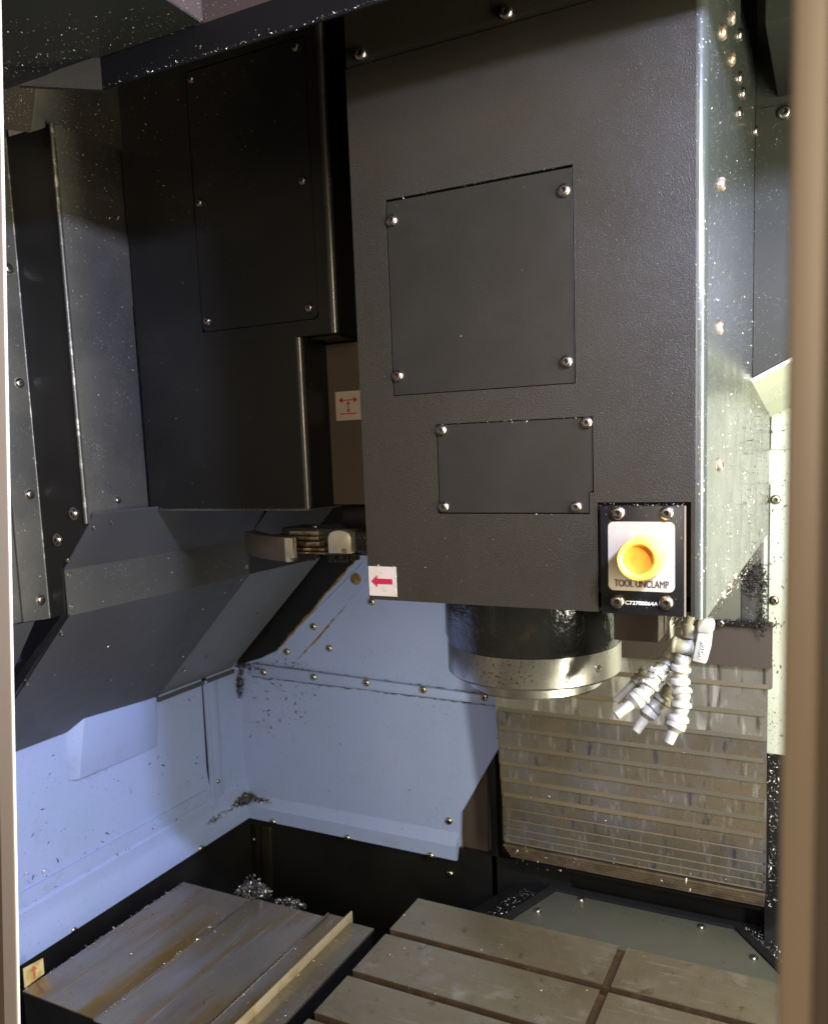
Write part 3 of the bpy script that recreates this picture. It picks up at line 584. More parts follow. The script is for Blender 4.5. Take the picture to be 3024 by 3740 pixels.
# rear of the head seen below its side sheet
yr = 1.62; zr = at(1550, 1303, 'Y', yr).z; xm2 = at(1553, 1260, 'Y', yr).x
rc = thing('column_front_cover', 'low dark plate below and behind the spindle head, its right part coated with black chips', 'plate', (-.2, yr, zr))
b = MB(); b.box(-.60, xm2, yr, yr+.02, zr, -.10); obj('left_plate', b, M_deck, rc, .001)
b = MB(); b.box(xm2+.0008, hx1-.004, yr-.002, yr+.02, zr, -.10); obj('right_plate', b, M_grey, rc, .001)
screw(rc, at(1511, 1307, 'Y', yr-.004), NY, SCREW, 1.2)
b = MB(); b.box(-.60, hx1, yr+.002, yr+.05, zr-.012, zr-.001); obj('black_underside', b, M_oil, rc)

# ================================================================== ROLL COVER
YC = 1.70
cz = [zr-.004, -.432, -.477, -.534, -.585, -.631, -.6745, -.717, -.758, -.7955, -.8275, -.8535, -.8745, -.892, -.909]
rcv = thing('column_way_cover', 'stack of overlapping wiped steel slats below the spindle head, rolled under at the bottom', 'way cover', (-.4, YC, -.91))
for i in range(len(cz)-1):
    zt, zb_ = cz[i], cz[i+1]; y0 = YC-.058+.0045*i if i < 10 else YC-.0175
    xl_, xr_ = -.683, -.1135
    if i < 2: xr_ = -.104
    if i == 0: y0 -= .012
    lipw = .0016 if i < 9 else .0009
    b = MB(); P = [(xl_, y0, zt+.004), (xr_, y0, zt+.004)]
    rr = .006
    P += [(x, y0, z) for x, z in arc(xr_-rr, zb_+rr, rr, 0, -90, 4)]+[(x, y0, z) for x, z in arc(xl_+rr, zb_+rr, rr, -90, -180, 4)]
    b.prism(P, (0, .0025, 0))
    s = obj('slat', b, M_brk if i == 0 else (M_slatb if i < 4 else M_slat), rcv, .0004, 1)
    if i > 0:
        b = MB(); hl_ = .010 if i < 9 else .003
        b.add([(xl_+rr, y0-.0002, zb_+hl_), (xr_-rr, y0-.0002, zb_+hl_), (xr_-rr, y0-lipw, zb_+.001), (xl_+rr, y0-lipw, zb_+.001), (xr_-rr, y0+.001, zb_-.0005), (xl_+rr, y0+.001, zb_-.0005)], [[0, 1, 2, 3], [3, 2, 4, 5]])
        obj('lip', b, M_slatlip, s)
for i in range(5):   # stacked lower edges rolled under
    z = -.914-.0088*i; y0 = YC-.020+.006*i
    b = MB(); b.box(-.683+.002*i, -.1145-.0008*i, y0, y0+.03, z-.006, z-.0005); obj('stacked_slat', b, M_slatd, rcv, .0006, 1)
b = MB(); b.box(-.668, -.125, YC+.015, YC+.06, -.97, -.35); obj('backing', b, M_dark, rcv)

# ================================================================== FLOOR PLATE BEHIND THE TABLE
ZP = -1.0
fp = thing('rear_deck_plate', 'grey-green trapezoid plate with domed screws lying behind the table', 'plate', (-.3, 1.6, ZP))
outl = onZ([(1165, 1870), (1540, 1950), (1640, 2050)], ZP)
ol = at(1060, 1938, 'Z', ZP)
P = [outl[0], outl[1], outl[2], V((outl[2].x+.02, 1.20, ZP)), V((ol.x-.03, 1.20, ZP)), ol+(ol-outl[0])*.25]
b = MB(); b.prism(P, (0, 0, -.012)); obj('plate', b, M_deck, fp, .0006)
for p in ((1127, 1911), (1218, 1888), (1470, 1945), (1580, 2010)): screw(fp, at(*p, 'Z', ZP), NZ, SCREW, 1.25)
# black raised rim around the plate
b = MB(); w1 = .012; zt = .006
def rim(pa, pb, w, h, n):
    d = (pb-pa).normalized(); s = V((-d.y, d.x, 0)); s = s if s.dot(n) > 0 else -s
    return [pa+s*.001, pb+s*.001, pb+s*w, pa+s*w], h
E_ = [ol+(ol-outl[0])*.25, outl[0], outl[1], outl[2]+(outl[2]-outl[1])*.3]
ctr = V((-.3, 1.2, ZP)); N_ = [V((-1, 1, 0)), V((0, 1, 0)), V((1, .8, 0))]
rm = MB(); offs = []
def offset_poly(pts, dist):
    out = []
    for i, p in enumerate(pts):
        ns = []
        for a, c in ((i-1, i), (i, i+1)):
            if 0 <= a and c < len(pts):
                d = (pts[c]-pts[a]).normalized(); s = V((-d.y, d.x, 0)); ns.append(s)
        m_ = sum(ns, V((0, 0, 0))).normalized(); k = dist/max(.3, m_.dot(ns[0])); out.append(p+m_*k)
    return out
e1 = offset_poly(E_, .0015); e2 = offset_poly(E_, .016); e3 = offset_poly(E_, .05); e4 = offset_poly(E_, .16)
def band(b, A, B, za, zb2, mi=0):
    for i in range(len(A)-1):
        p = [V((A[i].x, A[i].y, za)), V((A[i+1].x, A[i+1].y, za)), V((B[i+1].x, B[i+1].y, zb2)), V((B[i].x, B[i].y, zb2))]; b.add(p, [[0, 1, 2, 3]], mi)
band(rm, e1, e1, ZP-.012, ZP+.006); band(rm, e1, e2, ZP+.006, ZP+.008); band(rm, e2, e3, ZP+.008, ZP-.03); band(rm, e3, e4, ZP-.03, ZP-.06)
obj('raised_rim', rm, M_blackg, fp)

# ================================================================== TABLE
ZT = -.935
tb = thing('machine_table', 'oil-stained cast iron T-slot table with parallel slots at the bottom right', 'machine table', (-.3, 1.2, ZT))
rows = [(1.3075, 1.428), (1.1675, 1.2895), (1.0455, 1.1500), (.915, 1.0275), (.78, .897)]
colsx = [(-.7770, -.3520), (-.3360, .12)]
for y0, y1 in rows:
    for x0, x1 in colsx:
        b = MB(); b.box(x0, x1, y0, y1, ZT-.024, ZT); b.m = [0 if all(abs(b.v[i].z-ZT) < 1e-6 for i in f) else 1 for f in b.f]; obj('slab', b, [M_table, M_slot], tb)
        b = MB(); b.box(x0-.0003, x1+.0003, y0-.0003, y1+.0003, ZT-.0016, ZT-.0004); obj('worn_edge', b, M_wear, tb)
b = MB()
for y0, y1 in rows: b.box(-.3515, -.3365, y0+.0015, y1-.0015, ZT-.024, ZT-.007)
obj('groove_floor', b, M_slot, tb)
b = MB(); b.box(-.770, .12, .79, 1.425, ZT-.07, ZT-.0245); obj('body', b, M_slot, tb, .001)
b = MB(); b.box(-.765, .12, .80, 1.41, ZT-.30, ZT-.071); obj('base', b, M_black, tb)

# ================================================================== LEFT WAY COVER
ZL = -1.02
lc = thing('left_way_cover', 'stained steel telescopic cover plates over black sides, left of the table', 'way cover', (-1.2, 1.2, ZL))
yb_, yf_ = 1.403, .962
b = MB(); b.box(-1.412, -1.2105, yf_, yb_, ZL-.004, ZL); obj('cover_plate', b, M_plate, lc, .001, label='outermost cover plate by the left wall')
b = MB(); b.box(-1.2090, -1.0010, yf_-.006, yb_+.006, ZL-.002, ZL+.0012); obj('cover_plate', b, M_plate, lc, .0008, label='cover plate with brown and yellow stains')
b = MB(); b.box(-1.2100, -1.2084, yf_-.006, yb_+.004, ZL+.0002, ZL+.0024); obj('seam_edge', b, M_steel, lc)
b = MB(); b.box(-1.411, -1.003, yf_+.001, yb_-.002, ZL-.30, ZL-.0045); obj('side_body', b, M_black, lc)
b = MB(); b.box(-.9990, -.9520, .55, yb_+.014, ZL-.004, ZL+.006); obj('guide_strip', b, M_plate, lc, .001)
b = MB(); b.box(-1.0005, -.9985, .55, yb_+.014, ZL-.001, ZL+.0075); obj('strip_edge', b, M_steel, lc)
b = MB(); b.box(-.9450, -.9415, .55, yb_+.022, ZL-.01, ZL+.020); obj('upright_lip', b, M_lip, lc, .0006)
b = MB(); b.box(-.9410, -.880, .55, yb_+.010, ZL-.006, ZL+.001); obj('inner_plate', b, M_table, lc, .001)
b = MB(); b.box(-.9985, -.945, .55, yb_+.004, ZL-.2, ZL-.0045); obj('strip_body', b, M_black, lc)
b = MB(); b.box(-.9405, -.884, .55, yb_+.004, ZL-.2, ZL-.0065); obj('inner_body', b, M_black, lc)
# yellow arrow sticker standing at the cover's left edge
ysk = thing('arrow_label', 'faded yellow label with a red upward arrow at the bottom left, by the blue wall', 'label', (-1.418, 1.0, ZL))
P = [at(*p, 'X', -1.418) for p in ((48, 2032), (89.5, 2010), (92, 2042), (51, 2073))]
b = MB(); b.prism(P, (.0012, 0, 0)); obj('card', b, M_yst, ysk)
c4 = sum(P, V((0, 0, 0)))/4; uy = (P[1]-P[0]).normalized(); uz = V((0, 0, 1))
b = MB(); pts = [(0, .014), (.008, .004), (.0025, .004), (.0025, -.014), (-.0025, -.014), (-.0025, .004), (-.008, .004)]
b.prism([c4+V((.0014, 0, 0))+uy*u+uz*v for u, v in pts], (.0003, 0, 0)); obj('red_arrow', b, mat('faded_red_print', (.45, .12, .05), .6), ysk)

# ================================================================== TOOL CHANGER ARM
ya = 1.13
am = thing('tool_changer_arm', 'oily black tool changer arm with a brown claw, below the magazine cover', 'tool changer arm', at(680, 1140, 'Y', ya+.03))
def zy(px, py, y): return at(px, py, 'Y', y)
za0, za1 = zy(560, 1176, ya).z, zy(560, 1126, ya).z
b = MB()      # claw: a curved upright plate
plan = [at(514, 1145, 'Y', 1.215), at(541, 1148, 'Y', 1.160), at(570, 1150, 'Y', ya+.008), at(596, 1150, 'Y', ya)]
back = [p+V((.012, .020, 0)) for p in plan]
ring_ = [V((p.x, p.y, 0)) for p in plan]+[V((p.x, p.y, 0)) for p in back[::-1]]
b.prism([(p.x, p.y, za0) for p in ring_], (0, 0, za1-za0)); obj('claw', b, M_arm, am, .0008)
b = MB(); q = at(597, 1150, 'Y', ya-.001); b.box(q.x, q.x+.016, ya-.001, ya+.012, za0+.006, za1-.001); b.box(q.x, q.x+.008, ya-.0008, ya+.0118, za0-.001, za0+.0062); obj('claw_tip', b, M_alu, am, .0008, label='bright worn end face of the claw')
for i, (pa, pb, y0, y1) in enumerate(((605, 668, 1114, 1122), (611, 667, 1125.5, 1132.5), (610, 669, 1136, 1145.5), (610, 678, 1149, 1155), (610, 682, 1158, 1161))):
    yy = 1.165-.004*i; x0 = at(pa, y0, 'Y', yy).x; x1 = at(pb, y0, 'Y', yy).x; z1 = at(640, y0, 'Y', yy).z; z0 = at(640, y1, 'Y', yy).z
    b = MB(); b.box(x0, x1, yy, yy+.03, z0, z1); obj('jaw_bar', b, M_jaw, am, .0006)
x0 = at(598, 1140, 'Y', 1.18).x; z1 = at(700, 1107, 'Y', 1.17).z; z0 = at(700, 1164, 'Y', 1.17).z
b = MB(); b.box(x0, -.50, 1.172, 1.23, z0, z1); obj('arm_body', b, M_oil, am, .003)
xh0 = at(738, 1130, 'Y', 1.15).x; b = MB(); b.box(xh0, -.50, 1.155, 1.20, z0+.004, z1-.001); obj('hub', b, M_oil, am, .008, 3)
Yb_ = 1.150; x0, x1 = at(688, 1140, 'Y', Yb_).x, at(735.5, 1140, 'Y', Yb_).x; z0_, z1_ = at(710, 1160.5, 'Y', Yb_).z, at(710, 1112, 'Y', Yb_).z
b = MB(); hwid = (x1-x0)/2; P = [(x0, Yb_, z0_), (x1, Yb_, z0_), (x1, Yb_, z1_-.012)]+[(x0+hwid+hwid*math.cos(math.radians(a)), Yb_, z1_-.012+.012*math.sin(math.radians(a))) for a in (35, 60, 90, 120, 145)]+[(x0, Yb_, z1_-.012)]
b.prism(P, (0, .025, 0)); blk = obj('clamp_block', b, M_alu, am, .0008, label='bright machined block with a rounded top')
b = MB(); q = at(722, 1155, 'Y', Yb_-.001); b.prism([q+V((-.006, 0, -.003)), q+V((.003, 0, -.004)), q+V((.004, 0, .003)), q+V((-.005, 0, .004))], (0, .0008, 0)); obj('brown_fragment', b, M_seal, blk)
for px, py in ((653, 1167), (699, 1170), (719, 1171), (744, 1166)):
    p = at(px, py-5, 'Y', 1.165); b = MB(); b.lathe([(.0085, 0), (.0085, -.009), (.0075, -.0105), (.004, -.0105)], p, NZ, 18); obj('bolt', b, M_oil, am)
for px, py in ((657, 1106+50),): pass
p = at(660, 1112, 'Y', 1.19); b = MB(); b.lathe([(.007, 0), (.007, .008), (.004, .009)], at(663, 1112, 'Y', 1.185), NZ, 16); obj('bolt', b, M_screw, am)
b = MB(); b.box(-.80, -.5, 1.24, 1.45, -.135, -.087); obj('shaft_housing', b, M_oil, am, .004)

# ================================================================== COOLANT NOZZLES
YN = .905
cn = thing('coolant_nozzles', 'cream plastic coolant manifold with a grey valve and jointed hoses, hanging under the head corner', 'coolant nozzles', at(1446, 1300, 'Y', YN))
def cn_(px, py, y=YN): return at(px, py, 'Y', y)
def px2m(n, y=YN): return n*y/1688/1.0*1.12
# fitting below the head: image crop scale
def cc(x, y): return (2200+x*.26498)/K, (2220+y*.26498)/K
def seg_chain(name, pts, r, m, par, yy, nozzle=None, nr=.0058, mN=None, label=None):
    """ball-jointed hose: each link is a socket bell over a ball"""
    P = [cn_(*cc(x, y), yv) for (x, y), yv in zip(pts, yy)]
    h = None
    b0 = MB(); b0.tube(P[0]-(P[1]-P[0])*.3, P[0]+(P[1]-P[0])*.1, r*.8, r*.8, 14); h = obj(name, b0, m, par, label=label)
    for i in range(len(P)-1):
        d = P[i+1]-P[i]; L = d.length
        b = MB(); b.lathe([(r*.60, -r*.35), (r*.80, -r*.1), (r*.86, r*.15), (r*.80, L*.35), (r*.74, L*.48), (r*.80, L*.60), (r*.97, L-r*.50), (r*1.07, L-r*.30), (r*1.08, L-r*.05), (r*.98, L+r*.06), (r*.80, L+r*.08)], P[i], d, 24)
        obj('link', b, m, h)
    if nozzle:
        q = cn_(*cc(*nozzle[0]), nozzle[1]); d = q-P[-1]; L = d.length
        b = MB(); b.lathe([(r*.7, -r*.5), (r*.92, 0), (r*1.02, r*.3), (r*1.02, r*.8), (r*.8, r*1.0), (nr*1.08, r*1.25), (nr, L*.97), (nr*.93, L), (nr*.62, L*.998), (nr*.55, L*.9)], P[-1], d, 22)
        obj('nozzle', b, mN or m, h)
    return h
# upper fitting
b = MB(); t0 = cn_(*cc(1225, 130)); t1 = cn_(*cc(1180, 400)); d = t1-t0; L = d.length
b.lathe([(.0084, -L*.1), (.0084, L*.28), (.0096, L*.34), (.0099, L*.50), (.0092, L*.56), (.0066, L*.80), (.0066, L)], t0, d, 24); obj('threaded_fitting', b, M_hose, cn)
b = MB(); q0 = cn_(*cc(985, 500)); q1 = cn_(*cc(1290, 560)); d = (q1-q0); L = d.length
b.lathe([(.0060, -.003), (.0092, -.0015), (.0100, 0), (.0098, L*.08), (.0091, L*.12), (.0091, L*.84), (.0098, L*.88), (.0098, L*1.0), (.006, L*1.0)], q0, d, 32); obj('cross_pipe', b, M_hose, cn)
# elongated valve lever with raised lettering
vy = YN-.012
vp = [cn_(*cc(x, y), vy) for x, y in ((1310, 360), (1500, 372), (1480, 560), (1425, 770), (1400, 778), (1235, 735), (1270, 560))]
b = MB(); b.prism(vp, (0, .014, 0)); vv = obj('valve_handle', b, M_valve, cn, .0015, 3)
vp2 = [cn_(*cc(x, y), vy+.002) for x, y in ((1330, 150), (1500, 180), (1535, 250), (1505, 378), (1300, 355), (1285, 200))]
b = MB(); b.prism(vp2, (0, .018, 0)); obj('valve_cap', b, M_hose, cn, .003, 3)
vin = [cn_(*cc(x, y), vy-.0003) for x, y in ((1400, 460), (1340, 700))]
dd = (vin[1]-vin[0]).normalized(); side = V((dd.z, 0, -dd.x)); side = side if side.x > 0 else -side
tc2 = (cn_(*cc(1385, 470), vy)+cn_(*cc(1352, 700), vy))/2
text('JETON', 'raised_lettering', vv, tc2+V((0, -.0004, 0)), dd, V((-dd.z, 0, dd.x)) if (V((-dd.z, 0, dd.x)).x > 0) else V((dd.z, 0, -dd.x)), .0052, M_letter, .0006, (vin[1]-vin[0]).length*.98, .01)
b = MB(); P = [cn_(*cc(x, y), YN+.01) for x, y in ((1010, 190), (1090, 165), (1085, 390), (985, 385))]; b.prism(P, (0, .01, 0)); obj('side_tab', b, M_hose, cn, .001)
rr = .0106
seg_chain('coolant_hose', [(1110, 690), (1075, 860), (1065, 1040), (1100, 1195), (1085, 1370), (1045, 1560)], rr, M_hose, cn, [YN, YN, YN, YN-.005, YN-.008, YN-.01], ((905, 1870), YN-.02), .0058, label='straight rightmost hose')
seg_chain('coolant_hose', [(940, 640), (850, 800), (730, 950), (640, 1090), (520, 1235)], rr*.98, M_hose, cn, [YN+.018, YN+.010, YN, YN-.006, YN-.012], ((190, 1490), YN-.03), .0054, label='hose bent to the left')
seg_chain('coolant_hose', [(930, 1140), (810, 1290), (675, 1395)], rr*1.0, M_hosed, cn, [YN+.022, YN+.018, YN+.012], ((460, 1710), YN), .0054, M_hose, label='dull middle hose')
seg_chain('coolant_hose', [(560, 890), (500, 985)], rr*.7, M_hosed, cn, [YN+.035, YN+.032], ((180, 1295), YN+.02), .0052, label='dull short hose behind the bent one')

# ================================================================== DOOR FRAMES IN THE FOREGROUND
rx = at(1657, 400, 'Y', .185).x
rf = thing('door_frame', 'blurred tan door frame post along the right edge, close to the camera', 'door frame', (rx, .185, -.4))
b = MB(); b.box(rx, rx+.0070, .183, .1855, -.6, .6); obj('edge_trim', b, M_trim, rf, .001, 3)
b = MB(); b.box(rx+.0010, .25, .1858, .187, -.6, .6); obj('post', b, M_frame, rf, .001)
lf = thing('window_frame', 'brown window frame with a thin cream edge along the left side, close to the camera', 'window frame', at(10, 1000, 'Y', .30))
def slant(x0t, x0b, x1t, x1b, y, name, m, th=.01):
    b = MB(); P = [at(x0t, -60, 'Y', y), at(x1t, -60, 'Y', y), at(x1b, 2210, 'Y', y), at(x0b, 2210, 'Y', y)]; b.prism(P, (0, -th, 0)); obj(name, b, m, lf)
slant(-140, -110, 1, 44, .45, 'cream_edge', M_edge, .0022)
slant(-145, -115, -5, 36, .4477, 'brown_post', M_fgap, .012)

# ================================================================== CHIPS
def B(x, y, ax, v): return at(x, y, ax, v)
sd = hx1+.0004
chips('side_chips', 'bright metal slivers sprinkled over the right side of the spindle head', [
    ([B(1486, 20, 'X', sd), B(1582, 120, 'X', sd), B(1578, 800, 'X', sd), B(1486, 600, 'X', sd)], NX, 420, .0008, .0045),
    ([B(1484, 500, 'X', sd), B(1578, 700, 'X', sd), B(1610, 1150, 'X', sd), B(1490, 1285, 'X', sd)], NX, 1300, .0008, .0055, lambda p: .35+.65*min(1, max(0, (p.y-1.0)/.5))),
    ([B(1560, 850, 'X', sd), B(1612, 850, 'X', sd), B(1606, 1150, 'X', sd), B(1560, 1210, 'X', sd)], NX, 500, .003, .010),
    ([B(1490, 1270, 'X', sd), B(1580, 1165, 'X', sd), B(1590, 1170, 'X', sd), B(1494, 1292, 'X', sd)], NX, 130, .003, .010)], lie=1.2)
heap('lower_edge_chips', 'clumps of bright and black chips hanging behind the lower edge of the head side', [
    (B(1585, 1215, 'Y', yr-.01), (.022, 0, 0), (0, .004, .035), 0.004, 330, .008), (B(1600, 1270, 'Y', yr-.01), (.006, 0, 0), (0, .004, .06), .004, 200, .007),
    (B(1578, 1307, 'Y', yr-.008), (.05, 0, 0), (0, .006, .006), .004, 170, .007)], [M_chipd, M_chipd, M_chip])
chips('right_wall_chips', 'dark and bright slivers stuck to the pale wall right of the head', [([B(1614, 790, 'Y', 1.704), B(1660, 790, 'Y', 1.704), B(1655, 1560, 'Y', 1.704), B(1612, 1560, 'Y', 1.704)], NY, 200, .003, .009)], M_chipd)
chips('nozzle_chips', 'shiny chips caught where the coolant fitting meets the head', [([cn_(*cc(900, 60)), cn_(*cc(1560, 120)), cn_(*cc(1520, 330)), cn_(*cc(1000, 260))], NY, 70, .003, .010),
    ([cn_(*cc(560, 820), YN-.01), cn_(*cc(960, 760), YN-.01), cn_(*cc(860, 1050), YN-.012), cn_(*cc(600, 1200), YN-.012)], NY, 90, .002, .008)], lie=1.4)
pm = -1.118
chips('pillar_chips', 'fine bright slivers on the grey pillar sheet at the left', [
    ([B(112, 270, 'X', pm), B(250, 330, 'X', pm-.005), B(300, 1050, 'X', pm-.008), B(190, 1090, 'X', pm)], NX, 620, .001, .0042, lambda p: .2+.8*max(0, (p.z-.2)/.3)),
    ([B(0, 300, 'X', fx+.001), B(35, 290, 'X', fx+.001), B(103, 1290, 'X', fx+.001), B(50, 1290, 'X', fx+.001)], NX, 200, .001, .004)])
chips('upper_left_chips', 'scattered bright chips on the dark sheets at the top left', [
    ([B(2, 165, 'Y', .897), B(70, 178, 'Y', .897), B(62, 265, 'Y', .897), B(2, 255, 'Y', .897)], NY, 260, .0010, .005),
    ([B(80, 195, 'Y', .955), B(240, 195, 'Y', 1.09), B(248, 310, 'Y', 1.09), B(110, 262, 'Y', .955)], NY, 200, .0010, .005),
    ([B(240, 190, 'Y', YM-.001), B(560, 120, 'Y', YM-.001), B(640, 400, 'Y', YM-.001), B(280, 500, 'Y', YM-.001)], NY, 150, .0012, .005, lambda p: .1+.9*max(0, (p.z-.45)/.2)),
    ([B(225, 150, 'Y', HY-.001), B(690, 12, 'Y', HY-.001), B(690, 45, 'Y', HY-.001), B(225, 180, 'Y', HY-.001)], NY, 45, .0006, .0024)])
chips('ceiling_chips', 'bright chips clinging to the dark ceiling at the top left', [([B(0, 40, 'Z', zc-.001), B(330, 10, 'Z', zc-.001), B(410, 60, 'Z', zc-.001), B(215, 110, 'Z', zc-.001), B(0, 165, 'Z', zc-.001)], -NZ, 420, .0006, .0030, lambda p: .15+.85*max(0, (p.y-.50)/.2)),
    ([B(0, 120, 'Z', zc-.001), B(160, 100, 'Z', zc-.001), B(110, 150, 'Z', zc-.001), B(0, 165, 'Z', zc-.001)], -NZ, 130, .0008, .004)])
chips('header_edge_chips', 'chips lining the lower edge of the header beam', [([V((hl.x, HY-.001, HZ+.001)), V((-.30, HY-.001, HZ+.001)), V((-.30, HY-.001, HZ+.003)), V((hl.x, HY-.001, HZ+.003))], NY, 170, .0008, .0032)], lie=1.3)
chips('magazine_chips', 'tiny bright slivers on the black magazine cover front', [
    ([B(275, 200, 'Y', YM-.0005), B(670, 80, 'Y', YM-.0005), B(650, 1060, 'Y', YM-.0005), B(318, 1060, 'Y', YM-.0005)], NY, 130, .0008, .003),
    ([B(630, 706, 'Y', YM-.0005), B(646, 706, 'Y', YM-.0005), B(660, 1050, 'Y', YM-.0005), B(646, 1050, 'Y', YM-.0005)], NY, 80, .0008, .003),
    ([V((xl, YM-.001, zbm+.001)), V((xr2, YM-.001, zbm+.001)), V((xr2, YM-.001, zbm-.004)), V((xl, YM-.001, zbm-.004))], NY, 70, .001, .005)])
chips('head_front_chips', 'tiny bright specks on the textured front of the spindle head', [
    ([B(735, 220, 'Y', YH-.0004), B(1470, 60, 'Y', YH-.0004), B(1470, 1040, 'Y', YH-.0004), B(778, 1240, 'Y', YH-.0004)], NY, 130, .0005, .0014),
    ([B(775, 1120, 'Y', YH-.0004), B(1240, 1120, 'Y', YH-.0004), B(1240, 1260, 'Y', YH-.0004), B(778, 1240, 'Y', YH-.0004)], NY, 110, .0005, .0015),
    ([V((A1[0], YH-.0004, A1[3]-.0015)), V((A1[1], YH-.0004, A1[3]-.0015)), V((A1[1], YH-.0004, A1[3])), V((A1[0], YH-.0004, A1[3]))], NY, 26, .001, .0025),
    ([V((A2[0], YH-.0004, A2[3]-.0015)), V((A2[1], YH-.0004, A2[3]-.0015)), V((A2[1], YH-.0004, A2[3])), V((A2[0], YH-.0004, A2[3]))], NY, 26, .001, .003),
    ([V((A2[0], YH-.0004, A2[2]-.001)), V((A2[1], YH-.0004, A2[2]-.001)), V((A2[1], YH-.0004, A2[2])), V((A2[0], YH-.0004, A2[2]))], NY, 10, .001, .002),
    ([V((X0, YH-.001, Z1-.001)), V((X1, YH-.001, Z1-.001)), V((X1, YH-.001, Z1+.0015)), V((X0, YH-.001, Z1+.0015))], NY, 30, .0008, .0022),
    ([V((X1-.001, YH-.001, Z0)), V((X1+.001, YH-.001, Z0)), V((X1+.001, YH-.001, Z1)), V((X1-.001, YH-.001, Z1))], NY, 36, .0008, .0022),
    ([V((xb0, YH-.003, zb1)), V((xb1, YH-.003, zb1)), V((xb1, YH-.003, zb1+.0025)), V((xb0, YH-.003, zb1+.0025))], NY, 50, .001, .003)], lie=1.0)
hx = n2
def H(px, py): return atp(px, py, (c_[0], 1, c_[1]), n2)+n2*.0012
chips('hood_chips', 'few pale slivers on the sloping blue-grey hood', [([H(130, 1320), H(500, 1230), H(330, 1440), H(50, 1560)], n2, 60, .002, .007), ([B(145, 1200, 'X', b2_[0]+.001), B(515, 1150, 'X', b2_[0]+.001), B(515, 1200, 'X', b2_[0]+.001), B(150, 1280, 'X', b2_[0]+.001)], NX, 60, .001, .005)])
chips('left_wall_dark_chips', 'black curled slivers on the pale blue left wall', [
    ([B(45, 1600, 'X', XW+.001), B(430, 1440, 'X', XW+.001), B(445, 1700, 'X', XW+.001), B(45, 1900, 'X', XW+.001)], NX, 85, .004, .016),
    ([B(350, 1690, 'X', XW+.004), B(515, 1640, 'X', XW+.004), B(515, 1690, 'X', XW+.004), B(100, 1925, 'X', XW+.004)], NX, 100, .002, .010)], M_chipd)
chips('left_wall_bright_chips', 'small bright chips on the lower left wall', [
    ([B(50, 1830, 'X', XW+.001), B(115, 1815, 'X', XW+.001), B(115, 1880, 'X', XW+.001), B(50, 1910, 'X', XW+.001)], NX, 46, .004, .013),
    ([B(60, 1640, 'X', XW+.001), B(430, 1500, 'X', XW+.001), B(445, 1740, 'X', XW+.004), B(60, 1940, 'X', XW+.004)], NX, 40, .002, .009)])
chips('back_wall_dark_chips', 'black slivers and specks on the pale blue back wall', [
    ([B(525, 1420, 'Y', YW-.0005), B(700, 1430, 'Y', YW-.0005), B(640, 1520, 'Y', YW-.0005), B(525, 1560, 'Y', YW-.0005)], NY, 110, .003, .015, lambda p: max(0, 1-(-p.z-.6)/.25)),
    ([B(527, 1420, 'Y', YW-.0005), B(1048, 1480, 'Y', YW-.0005), B(962, 1700, 'Y', YW-.0005), B(527, 1650, 'Y', YW-.0005)], NY, 55, .002, .009),
    ([B(527, 1396, 'Y', YW-.011), B(1048, 1462, 'Y', YW-.011), B(1048, 1467, 'Y', YW-.011), B(527, 1401, 'Y', YW-.011)], NY, 90, .003, .012),
    ([B(500, 1395, 'Y', YW-.002), B(620, 1375, 'Y', YW-.002), B(660, 1400, 'Y', YW-.002), B(527, 1393, 'Y', YW-.002)], NY, 80, .003, .012),
    ([B(530, 1650, 'Y', YW-.002), B(960, 1740, 'Y', YW-.002), B(960, 1776, 'Y', YW-.002), B(530, 1695, 'Y', YW-.002)], NY, 130, .002, .006)], M_chipd)
heap('corner_ledge_chips', 'tangled heap of shiny curled chips in the corner of the blue walls', [
    (V((XW+.020, YW-.035, -.962)), (.02, 0, 0), (0, .040, 0), .026, 330, .012), (V((XW+.045, YW-.012, -.965)), (.045, 0, 0), (0, .008, 0), .010, 110, .010), (V((XW+.012, YW-.13, -.967)), (.008, 0, -.004), (0, .06, 0), .006, 110, .009)])
heap('hood_corner_chips', 'clump of black chips in the upper corner where hood and blue walls meet', [
    (V((XW+.012, YW-.012, -.62)), (.012, .0, 0), (0, .006, .05), .003, 130, .011), (V((XW+.05, YW-.016, -.575)), (.05, 0, 0), (0, .004, .006), .002, 70, .009)], [M_chipd, M_chipd])
heap('cover_corner_chips', 'silvery chips heaped in the back corner behind the left cover plates', [
    (V((-1.235, yb_+.045, ZL-.012)), (.045, 0, 0), (0, .030, 0), .050, 520, .008), (V((-1.12, yb_+.035, ZL-.012)), (.045, 0, 0), (0, .02, 0), .014, 200, .007)])
b = MB(); b.box(-1.29, -1.09, yb_+.004, yb_+.055, ZL-.06, ZL-.022); obj('rear_bracket', b, M_dark, lc)
